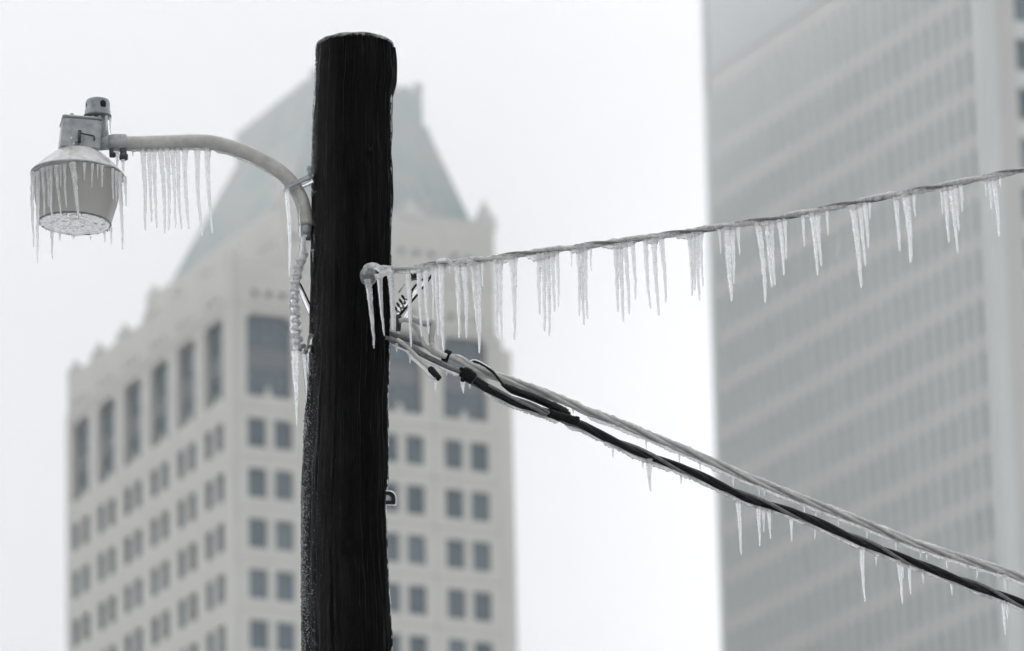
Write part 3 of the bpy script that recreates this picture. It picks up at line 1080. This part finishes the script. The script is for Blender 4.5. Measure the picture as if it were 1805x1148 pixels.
# ice of the lamp
RIM = [(58, 303, 60, 435, 8), (67, 303, 66.5, 463, 8.5), (75.6, 297, 78, 380, 8), (84, 295, 85, 365, 7), (90.5, 294, 91, 388, 7), (99, 292, 108, 379, 8), (106, 291, 107, 330, 5), (114.5, 290, 117, 366, 6), (127.8, 288, 138, 384, 11), (148.5, 288, 148.8, 318, 5),
       (162.5, 289, 162, 331, 5), (172, 290, 172, 316, 4), (179.6, 292, 180, 330, 5), (198, 298, 200, 352, 5.5), (204, 302, 205.6, 355, 5.5), (210, 305, 216.5, 439, 9), (219.5, 312, 222, 364, 6)]
for x0, y0, x1, y1, w in RIM:
    dx = min(0.127, abs((x0 - 137) / 635))
    dy = math.sqrt(max(0, 0.129 ** 2 - dx ** 2))
    Y = YL - dy - 0.002
    icicle('icicle', x0, y0, x1, y1, w, lamp, Y)
for x0, y0, x1, y1, w, Y in ((91.7, 406, 93, 457, 6, 18.0), (105.7, 411, 106, 424, 4, 18.05), (184.4, 410, 185, 428, 4, 18.04), (195.3, 402, 195.7, 432, 4.5, 17.98), (130, 416, 130, 422, 4, 18.07), (159, 417, 159, 423, 3, 18.07),
                             (206, 268, 206, 296, 7, 17.95), (216, 282, 218, 304, 7, 17.93), (234, 264, 234, 275, 4, 17.98),
                             (175, 204, 179, 226, 4, 17.955), (187, 205, 188, 230, 4.5, 17.96), (194, 205, 195.5, 236, 4, 17.98), (164, 205, 165, 214, 4, 17.95), (158, 206, 158, 211, 3, 17.96)):
    icicle('icicle', x0, y0, x1, y1, w, lamp, Y)
for x0, x1, y1, w in ((251, 255.6, 405.6, 10), (262.7, 267.6, 391, 8.5), (271.3, 276.5, 401, 9), (282.3, 290.4, 411, 10), (293.5, 298, 406, 9.5), (303.7, 309.5, 401.7, 8.5), (314.2, 320, 403.5, 9), (326, 333, 403, 10), (347.6, 356.5, 415.5, 10), (366, 374.3, 410, 10.5)):
    icicle('icicle', x0, 262, x1, y1, w, lamp, YL, None, 0.33)
icicle('icicle', 504.5, 334, 510, 487, 10, lamp, 17.955, COATICE, 0.28)
icicle('icicle', 551.5, 440, 552, 462, 5, lamp, 17.97)
icicle('icicle', 543, 420, 544, 440, 5, lamp, 17.93)
und = smoothpath([P(x, y, YL) for x, y in ((376, 264), (400, 270), (426, 280), (465, 298), (491, 314), (504, 328))], M(2))
fringe('ice_fringe', und, 4.0, lamp, 3.0)
und = smoothpath([P(x, y, YL) for x, y in ((226, 265.5), (280, 264.5), (342, 263), (376, 264.5))], M(2))
fringe('ice_fringe', und, 2.2, lamp, 3.0)
und = smoothpath([P(x, y, YL - 0.02) for x, y in ((522, 340), (526, 365), (527, 392), (528, 418))], M(2))
obj('ice_crust', tube(und, M(2.2), 7, True, 0.7, 260), CLEAR, lamp)

# ------------------------------------------------------------------ coiled lamp lead
lead = empty('coiled_lead', P(522, 625, 17.97), 'coiled wire sheathed in clear ice hanging between lamp arm and pole', 'coiled wire')
YK = 17.96
axis = smoothpath([P(x, y, YK) for x, y in ((537, 415), (536, 446), (530, 460), (524, 480), (520, 505), (519, 530), (521, 555), (523, 580), (527, 606))], M(1.2))
pts = []
n = len(axis)
turns = 12.5
for i, p in enumerate(axis):
    t = i / (n - 1)
    tt = max(0, (t - 0.12) / 0.88)
    ph_ = tt * turns * 2 * math.pi
    amp = M(8.5) * min(1, tt * 9) * (1 - 0.35 * t) * (0.85 + 0.25 * noise.noise(Vector((t * 30, 0, 0))))
    pts.append(p + RT * (math.cos(ph_) * amp) + Vector((0, 1, 0)) * (math.sin(ph_) * amp) + Vector((0, 0, 0.35 * amp * math.cos(ph_))))
obj('wire', tube(pts, M(1.7), 8), CABLEGREY, lead)
obj('ice_sheath', tube(pts, M(4.0), 10, True, 0.35, 130), COATICE, lead)
core_ax = smoothpath([P(x, y, YK) for x, y in ((537, 420), (534, 448), (526, 478), (520, 510), (518, 540), (518, 570), (520, 600), (521, 618))], M(2))
obj('ice_core', tube(core_ax, [M(8 if i / len(core_ax) < .2 else 6 + 2.5 * i / len(core_ax)) for i in range(len(core_ax))], 10, True, 0.4, 120), COATICE, lead)
icicle('icicle', 519, 590, 523, 750, 17, lead, YK, COATICE, 0.14, 0.0)
icicle('icicle', 534, 622, 539, 712, 9, lead, YK + 0.01, COATICE, 0.25, 0.1)
icicle('icicle', 541.5, 622, 544, 690, 7, lead, YK + 0.02, COATICE, 0.25, 0.1)
icicle('icicle', 535, 470, 536, 496, 4, lead, YK)
curl = []
for k in range(40):
    t = k / 39
    a = t * 4.2 * math.pi
    curl.append(P(527 + 20 * t + 2 * math.cos(a), 612 + 6 * t + 7 * math.sin(a) * (0.5 + 0.5 * t), YK + 0.02 * math.cos(a)))
obj('curl', tube(curl, M(2.0), 7), CABLEDARK, lead)
obj('curl_ice', tube(curl, M(3.8), 8, True, 0.3, 150), CLEAR, lead)
obj('curl_ice', tube(smoothpath([P(550, 590, YK), P(546, 598, YK), P(545, 610, YK), P(543, 622, YK)], M(2)), M(4.2), 8, True, 0.3, 150), CLEAR, lead)
obj('tie_wire', tube([P(527, 497, YK), P(531, 504, YK), P(551, 547, YK + 0.03)], M(1.6), 7), BLACKRUB, lead)
obj('tie_ice', tube([P(527, 507, YK), P(533, 522, YK), P(548, 556, YK + 0.03)], M(3.4), 8, True, 0.3, 150), CLEAR, lead)

# ------------------------------------------------------------------ upper iced cable
UPX = [(655, 480), (668, 474), (690, 475), (720, 473), (760, 467.5), (800, 462), (850, 458), (900, 450.5), (950, 444), (1000, 437.5), (1050, 431), (1100, 424.5), (1165, 415), (1200, 410.5), (1277, 399), (1355, 387), (1427, 373.5), (1511, 356.5), (1591, 341), (1677, 325), (1744, 311), (1805, 299.5), (1900, 281), (2200, 222), (2700, 124)]


def YU(px):                                             # the upper cable comes a little towards the camera
    return 17.84 - max(0, px - 690) / 1115 * 0.9 if px > 690 else 17.84


upper = empty('overhead_cable', P(655, 484, YU(655)), 'ice-sheathed twisted cable rising to the right with a row of icicles', 'cable')
cen = smoothpath([P(x, y, YU(x)) for x, y in UPX], M(2.5))


def strand(cen, amp, ph0, period, r, seg=8, start=0):
    fr = frames(cen)
    L = 0
    out = []
    for i, p in enumerate(cen):
        if i: L += (p - cen[i - 1]).length
        a = ph0 + 2 * math.pi * L / period
        t, N, B = fr[i]
        out.append(p + (N * math.cos(a) + B * math.sin(a)) * amp)
    return out


per = M(156)
s1 = strand(cen, M(3.0), 0.4, per, 0)
s2 = strand(cen, M(3.4), 0.4 + math.pi, per, 0)
obj('conductor', tube(s1, M(3.5), 9), CABLEGREY, upper)
obj('messenger', tube(s2, M(2.7), 9), CABLEDARK, upper)
shr = []
for i, p in enumerate(cen):
    shr.append(M(4.9 + 1.6 * noise.noise(Vector((p.x * 16, 3, 0)))))
sh_c = [p.lerp(q, 0.35) for p, q in zip(cen, s1)]
obj('ice_sheath', tube(sh_c, [r * 1.05 for r in shr], 12, True, 0.35, 70), COATICE, upper)
lowpath = [p - Vector((0, 0, M(5.5))) for p in cen]
UICE = [(689, 694, 581, 14), (719, 724.7, 611, 10), (738.8, 744, 593, 9.5), (750.5, 756, 589, 9.5), (762.7, 763.4, 563, 7), (768.8, 773, 591, 10), (778.5, 781.7, 617, 13), (793, 793.5, 482, 4), (805.4, 809.5, 595, 10.5), (817, 822, 595, 10.5), (835, 843, 590, 12), (840, 844.6, 622, 11), (850.5, 850.5, 506, 4.5),
        (875, 876.6, 594, 10), (881.5, 885, 599, 10), (902.5, 907, 598.5, 10.5), (910, 911, 505, 5), (950, 952, 554.5, 9), (957.7, 960, 584, 10), (964, 968.7, 591.5, 10), (973, 977.6, 549.5, 9), (981.4, 984.7, 541, 7), (1007, 1007.7, 470.5, 3.5),
        (1019, 1021, 556, 8), (1025.8, 1029.8, 572, 10), (1031.6, 1036, 561.5, 9), (1041.3, 1042, 477.6, 4), (1086, 1089.5, 549.5, 10), (1092.5, 1099, 568, 10), (1101.7, 1109.6, 553, 9.5), (1114.4, 1120.5, 528, 8.5), (1138, 1146.5, 543, 9.5), (1153.4, 1162, 556, 10.5), (1166, 1173.5, 533, 9.5),
        (1215, 1220.4, 521, 9.5), (1222.7, 1224.5, 513, 9), (1229.6, 1233.4, 529.6, 9.5), (1235.4, 1239.3, 505, 7.5), (1267.8, 1270.9, 446.8, 5), (1282.6, 1289.5, 529.6, 14), (1290, 1293, 500, 9), (1301, 1303.7, 449, 6), (1336, 1349, 533, 12), (1353.6, 1361, 506, 12), (1360, 1366, 502.4, 10), (1373.7, 1381.8, 485, 9.5), (1382, 1385.6, 456.7, 7),
        (1415.4, 1418, 434.4, 7), (1431.5, 1441, 484.4, 11), (1441, 1448, 469, 9), (1457.6, 1459, 414.6, 6), (1502.7, 1518, 507, 13), (1516, 1526, 468, 10), (1524.7, 1530.4, 438, 9), (1532.8, 1533, 387, 5), (1578.5, 1586.3, 442, 9.5), (1596, 1605.4, 462.7, 14), (1611, 1614, 381.5, 7),
        (1659, 1660.7, 378, 6), (1666.6, 1673, 427, 10), (1676, 1688.4, 445, 11), (1684, 1690.8, 406, 9), (1693, 1696, 373, 7), (1736.5, 1738.4, 346, 5), (1744, 1747, 370, 8.5), (1750, 1761, 417, 9.5), (1763, 1764, 331, 5)]


def yline(tab, x):
    for (a, ya), (b, yb) in zip(tab, tab[1:]):
        if x <= b: return ya + (yb - ya) * (x - a) / (b - a)
    return tab[-1][1]


for x0, x1, y1, w in UICE:
    icicle('icicle', x0, yline(UPX, x0) + 4.5, x1, y1, w, upper, YU(x0), None, 0.34, 0.25)
for x0, y0, x1, y1, w, Y in ((649, 495, 659.7, 613, 12, 17.80), (669, 484, 677.7, 592, 10, 17.80)):
    icicle('icicle', x0, y0, x1, y1, w, upper, Y, COATICE, 0.25, 0.3)
fr_px = [((695, 780), 4.0), ((786, 860), 3.5), ((866, 915), 5), ((925, 990), 6), ((1003, 1046), 6), ((1058, 1125), 5.5), ((1133, 1176), 5), ((1188, 1245), 6), ((1262, 1306), 4), ((1328, 1390), 4), ((1410, 1462), 3.5), ((1490, 1536), 4), ((1570, 1616), 3.5), ((1648, 1700), 3.5), ((1728, 1768), 3.5)]
for (xa, xb), d in fr_px:
    pth = []
    k = xa
    while k <= xb:
        pth.append(P(k, yline(UPX, k) + 5.0, YU(k)))
        k += 1.6
    fringe('ice_fringe', pth, d, upper, 3.2, 18.0, None, 150.0, lambda t: 0.5 + 0.9 * math.sin(math.pi * min(1, t * 1.1)))
# iced anchor where the cable is tied to the pole
anch = join(tube([P(652, 488, 17.90), P(650, 487, 17.80)], M(9), 16), tube([P(650, 487, 17.825), P(650, 487, 17.81)], M(7), 6))
obj('anchor_bolt', anch, DARKMETAL, upper)
sph = [(M(15) * math.sin(math.pi * k / 14) + 1e-5, M(17) * math.cos(math.pi * k / 14)) for k in range(15)]
av, af = lathe(sph, 24)
av = [P(650, 487, 17.815) + v * (1 + 0.18 * noise.noise(v * 60)) for v in av]
obj('anchor_ice', (av, af), FROSTBOLT, upper)
obj('loop_ice', tube(smoothpath([P(x, y, 17.80) for x, y in ((640, 484), (645, 473), (655, 468), (666, 472), (676, 480), (690, 478))], M(2)), M(5.2), 10, True, 0.45, 90), COATICE, upper)
obj('loop_ice', tube(smoothpath([P(x, y, 17.79) for x, y in ((661, 489), (670, 486), (680, 482), (692, 480))], M(2)), M(4.8), 10, True, 0.45, 90), COATICE, upper)
obj('twist_ice', tube(smoothpath([P(x, y, YU(x) - 0.012) for x, y in ((770, 462), (786, 459), (800, 466), (816, 460), (832, 463))], M(2)), M(4), 8, True, 0.35, 90), ICE, upper)

# ------------------------------------------------------------------ wedge clamp behind the icicles
clamp = empty('wire_clamp', P(703, 570, 17.97), 'small black wire clamp with a coil beside the pole behind the icicles', 'clamp')
YW = 18.0
obj('bail', tube([P(700, 561, YW), P(703, 557.5, YW), P(737, 517.5, YW), P(762, 484, YW)], M(2.4), 8), BLACKRUB, clamp)
obj('bail', tube(smoothpath([P(724.5, 527, YW - .03), P(725, 517, YW - .03), P(727, 511, YW - .03), P(734, 502, YW - .03), P(745, 492, YW - .03)], M(2)), M(2.0), 8), BLACKRUB, clamp)
obj('bail', tube([P(703, 516, YW - .02), P(714, 501, YW - .02)], M(1.8), 8), CABLEGREY, clamp)
coil = []
for k in range(90):
    t = k / 89
    a = t * 4 * 2 * math.pi
    c = P(698 + 17 * t, 549 - 27 * t, YW)
    coil.append(c + RT * M(3.4) * math.cos(a) - RT * M(2.5) * math.sin(a) + UP * M(6.0) * math.sin(a) + Vector((0, 1, 0)) * M(4) * math.cos(a))
obj('coil', tube(coil, M(1.25), 6), BLACKRUB, clamp)
obj('wedge_block', bar(P(724, 489, YW), P(735, 487, YW), M(12), M(10)), BLACKRUB, clamp, False)
obj('clevis', join(bar(P(701.5, 556, YW), P(701.5, 585, YW), M(8), M(7), Vector((1, 0, 0))), bar(P(706, 558, YW), P(704.5, 583, YW), M(6), M(4), Vector((1, 0, 0)))), DARKMETAL, clamp, False)
obj('ice_film', tube(smoothpath([P(x, y, YW) for x, y in ((700, 552), (713, 537), (730, 520), (745, 500))], M(3)), M(5), 8, True, 0.4, 120), CLEAR, clamp)
obj('ice_film', tube(smoothpath([P(x, y, YW - .02) for x, y in ((706, 566), (716, 558), (724, 545))], M(3)), M(4), 8, True, 0.4, 120), CLEAR, clamp)
icicle('icicle', 701, 583, 702, 598, 5, clamp, YW)

# ------------------------------------------------------------------ grey service cable
def YG(px):
    return 17.98 + max(0, px - 690) / 1115 * 0.8


GPX = [(762, 617), (775, 623), (789, 628), (808, 635), (827, 645), (858, 658), (905, 674), (952, 690), (1000, 710), (1031, 724), (1065, 736), (1120, 758), (1175, 781), (1220, 799), (1317, 842), (1414, 880), (1512, 918), (1609, 957), (1706, 988), (1771, 1008), (1805, 1020), (1900, 1050), (2300, 1175), (2700, 1300)]
grey = empty('grey_cable', P(789, 634, YG(789)), 'grey twisted service cable with thin ice fringe descending to the right', 'cable')
gc = smoothpath([P(x, y, YG(x)) for x, y in GPX], M(2.5))
gper = M(300)
for k in range(3):
    obj('conductor', tube(strand(gc, M(4.1), k * 2.0944 + 0.3, gper, 0), M(3.9), 9), CABLEGREY, grey)
obj('tape_band', tube([P(782.5, 625.5, YG(789)), P(792.5, 630, YG(789))], M(11.5), 14), TAPE, grey)
obj('lead_wire', tube(smoothpath([P(x, y, 17.97) for x, y in ((703, 566), (712, 564), (722, 566), (730, 574), (739, 588), (747, 606), (756, 615), (768, 622), (785, 629))], M(2)), M(4.2), 9), CABLEGREY, grey)
obj('lead_wire', tube(smoothpath([P(x, y, 17.95) for x, y in ((724, 561), (738, 567), (750, 571), (757, 568.5), (762, 569), (763.5, 577), (761, 590), (761, 604), (765, 615), (773, 622), (787, 628))], M(2)), M(4.4), 9), CABLEGREY, grey)
obj('ice_sheath', tube(smoothpath([P(x, y, 17.95) for x, y in ((724, 561), (738, 567), (750, 571), (757, 568.5), (762, 569), (763.5, 577), (761, 590), (761, 604))], M(2)), M(5.8), 9, True, 0.2, 100), CLEAR, grey)


def stranded(path, r, parent, n=7, twist=26):
    """bare stranded wire"""
    for_parts = []
    for k in range(n):
        for_parts.append(tube(strand(path, r * 0.62, k * 2 * math.pi / n, M(twist), 0), r * 0.42, 6))
    return join(*for_parts)


path = smoothpath([P(x, y, 17.99) for x, y in ((676, 584), (691, 589), (722, 600), (743, 608), (760, 615), (780, 626))], M(2.5))
obj('messenger', stranded(path, M(4.2), grey), CABLEDARK, grey)
GICE = [(1139.5, 778, 1139.5, 791, 4), (1197.7, 803, 1197.7, 816, 4), (1233, 812, 1233.6, 829, 4.5), (1292, 840, 1292.6, 857, 4.5), (1337.3, 858, 1338.3, 874, 5), (1347.5, 862, 1347.7, 872.4, 4), (1381, 870, 1381.4, 882, 3.5), (1418.3, 890, 1418.3, 905, 4.5), (1437.8, 896, 1438, 911, 4), (1477.7, 912, 1477.7, 926, 4), (1527, 927, 1528, 950, 4.5), (1578.8, 948, 1579, 971, 5.5), (1622.5, 963, 1623, 983, 5.5), (1631.6, 966, 1633.6, 986.5, 6), (1667.3, 977, 1669, 1002, 6), (1704.5, 996, 1705, 1004, 3.5), (1721.7, 1000, 1722.4, 1019, 4.5), (1758, 1010, 1758.5, 1020, 4), (1769.4, 1014, 1772.6, 1041.5, 7), (1010, 722, 1010.5, 729, 4)]
for x0, y0, x1, y1, w in GICE:
    icicle('icicle', x0, y0 - 2, x1, y1, w, grey, YG(x0))
for xa, xb, d in ((1035, 1215, 3.0), (1205, 1300, 3.5), (1300, 1455, 3.5), (1440, 1590, 3.2), (1570, 1710, 3.4), (1700, 1830, 3.2)):
    pth = []
    k = xa
    while k <= xb:
        pth.append(P(k, yline(GPX, k) + 9.2, YG(k)))
        k += 1.6
    fringe('ice_fringe', pth, d * 1.2, grey, 3.0)
topg = [P(x, yline(GPX, x) - 1.5, YG(x)) for x in range(800, 1900, 3)]
obj('ice_sheath', tube(topg, M(7.4), 10, True, 0.30, 70), CLEAR, grey)

# ------------------------------------------------------------------ black service cable
def YB(px):
    return 17.95 + max(0, px - 690) / 1115 * 0.8


BPX = [(822, 662), (840, 674), (858, 685), (880, 697), (905, 708), (935, 718), (968, 730), (999, 742), (1023, 750), (1051, 764), (1120, 795), (1175, 817), (1220, 834), (1317, 878), (1414, 911), (1512, 953), (1609, 992), (1706, 1029), (1805, 1066), (1900, 1102), (2300, 1250), (2700, 1400)]
black = empty('black_cable', P(820, 668, YB(820)), 'black service cable with tape, splices and hanging icicles descending to the right', 'cable')
bc = smoothpath([P(x, y, YB(x)) for x, y in BPX], M(2.5))
bper = M(232)
obj('conductor', tube(strand(bc, M(3.2), 1.2, bper, 0), M(6.6), 12), BLACKRUB, black)
obj('conductor', tube(strand(bc, M(3.6), 2.9, bper, 0), M(5.6), 12), BLACKRUB, black)
ms = strand(bc, M(6.8), 4.9, bper, 0)
obj('messenger', stranded(ms, M(3.3), black, 6, 22), CABLEDARK, black)
path = smoothpath([P(x, y, 17.97) for x, y in ((676, 595), (690, 600), (722, 614), (750, 628), (783, 644), (814, 657), (826, 664))], M(2.5))
obj('messenger', stranded(path, M(5.0), black), CABLEDARK, black)
wr = []
tp = smoothpath([P(815, 654, 17.94), P(824, 661, 17.94), P(836, 669, 17.94)], M(1.6))
obj('tape_wrap', tube(tp, [M(9 + 3 * math.sin(i / len(tp) * 3.0) + 0.8 * (i % 2)) for i in range(len(tp))], 12, True, 0.15, 200), TAPE, black)
obj('tape_end', bar(P(811, 650, 17.93), P(819, 656, 17.93), M(12), M(5)), TAPE, black, False)
obj('knob', blob(P(816, 669.5, 17.93), M(5), 8), TAPE, black)
lp = smoothpath([P(x, y, 18.09) for x, y in ((828, 640), (836, 637.5), (846, 641), (858, 648), (870, 657), (880, 670), (888, 679))], M(2))
obj('jumper', tube(lp, M(2.3), 8), BLACKRUB, black)
obj('jumper_ice', tube([p + Vector((0, 0, M(2.5))) for p in lp[:len(lp) * 2 // 3]], M(1.9), 8, True, 0.3, 150), CLEAR, black)
sp1 = smoothpath([P(x, y, YB(x) + 0.01) for x, y in ((884, 677), (905, 688), (935, 699), (968, 713), (990, 724), (998, 729))], M(2))
obj('splice_sleeve', tube(sp1, [M(min(7.5, 3 + i * 0.4)) if i < len(sp1) * 0.75 else M(8.5 + 1.0 * noise.noise(Vector((i * 0.7, 0, 0)))) for i in range(len(sp1))], 12), BLACKRUB, black)
sp2 = smoothpath([P(x, y, YB(x) - 0.01) for x, y in ((968, 728), (985, 734), (1000, 738), (1018, 743))], M(2))
obj('splice_sleeve', tube(sp2, [M(8 + 1.2 * noise.noise(Vector((i * 0.5, 5, 0)))) for i in range(len(sp2))], 12), TAPE, black)
obj('splice_cap', blob(P(1016, 738.5, YB(1010) - 0.01), M(7), 10, 0.8), TAPE, black)
obj('splice_cap', blob(P(1000, 730, YB(1000)), M(7), 10, 0.8), TAPE, black)
cross = smoothpath([P(x, y, YB(x) - 0.02) for x, y in ((862, 679), (888, 693), (914, 707), (940, 719), (964, 732))], M(2.5))
obj('bare_tail', stranded(cross, M(2.8), black, 6, 22), CABLEDARK, black)
BICE = [(816, 673, 816.6, 693, 8), (827.5, 674, 828, 685, 5), (1080, 786, 1080.5, 807, 5), (1133.4, 812, 1133.7, 826, 4), (1144.5, 810, 1147, 866, 11), (1200.4, 833, 1200.7, 853.5, 5), (1301, 882, 1306, 977.7, 9), (1336.7, 894, 1339.6, 962.5, 8), (1345.4, 897, 1346.7, 938, 6), (1355.5, 900, 1358.4, 949.5, 7), (1393.4, 912, 1395.3, 955, 6), (1436, 928, 1436.5, 950, 4.5), (1519.8, 966, 1524.7, 1059.7, 9),
        (1543.5, 975, 1544.4, 996.5, 4.5), (1583.6, 988, 1590.5, 1064.6, 9), (1590, 992, 1591.4, 1020, 6), (1602.4, 995, 1605, 1047.4, 7), (1626.7, 1004, 1627.4, 1028, 5), (1677, 1022, 1678, 1049.7, 5.5), (1768.4, 1060, 1771.6, 1118, 8), (1775, 1062, 1776.5, 1091, 6), (722, 621, 722.5, 641, 5), (699, 606, 699.5, 620, 5), (787, 650, 787.5, 662, 4)]
for x0, y0, x1, y1, w in BICE:
    icicle('icicle', x0, y0, x1, y1, w, black, YB(x0))
for xa, xb, d in ((850, 985, 3.5), (995, 1070, 3.0), (1060, 1185, 4.2), (1180, 1310, 4.2), (1300, 1450, 3.4), (1430, 1600, 3.8), (1590, 1720, 3.6), (1700, 1840, 3.6)):
    pth = []
    k = xa
    while k <= xb:
        pth.append(P(k, yline(BPX, k) + 8.2, YB(k)))
        k += 1.6
    fringe('ice_fringe', pth, d * 1.35, black, 3.4)
pth = [P(k, yline([(690, 606), (722, 620), (750, 634), (783, 650), (814, 662)], k) + 1, 17.96) for k in range(692, 814, 2)]
fringe('ice_fringe', pth, 3.2, black, 3.2)
for k in range(5): pass

# ------------------------------------------------------------------ capped cable end
stub = empty('capped_cable_end', P(770, 672, 17.93), 'short iced cable stub with a black end cap pointing down beside the pole', 'cable end')
obj('wire', tube(smoothpath([P(x, y, 17.94) for x, y in ((700, 598), (718, 612), (736, 630), (748, 641), (760, 652))], M(2)), M(3.6), 9), CABLEGREY, stub)
obj('end_cap', tube([P(757, 648, 17.94), P(760, 652, 17.94), P(767, 660, 17.94), P(774.5, 668, 17.94), P(775.5, 669, 17.94)], [M(4.5), M(6.5), M(6.3), M(5.6), M(4.5)], 12), BLACKRUB, stub)
pth = [P(x, yline([(712, 612), (736, 634), (758, 656), (772, 668)], x) + 4, 17.94) for x in range(714, 772, 2)]
fringe('ice_fringe', pth, 4.5, stub, 3.0)
icicle('icicle', 767.5, 666, 768.5, 690, 6, stub, 17.94)
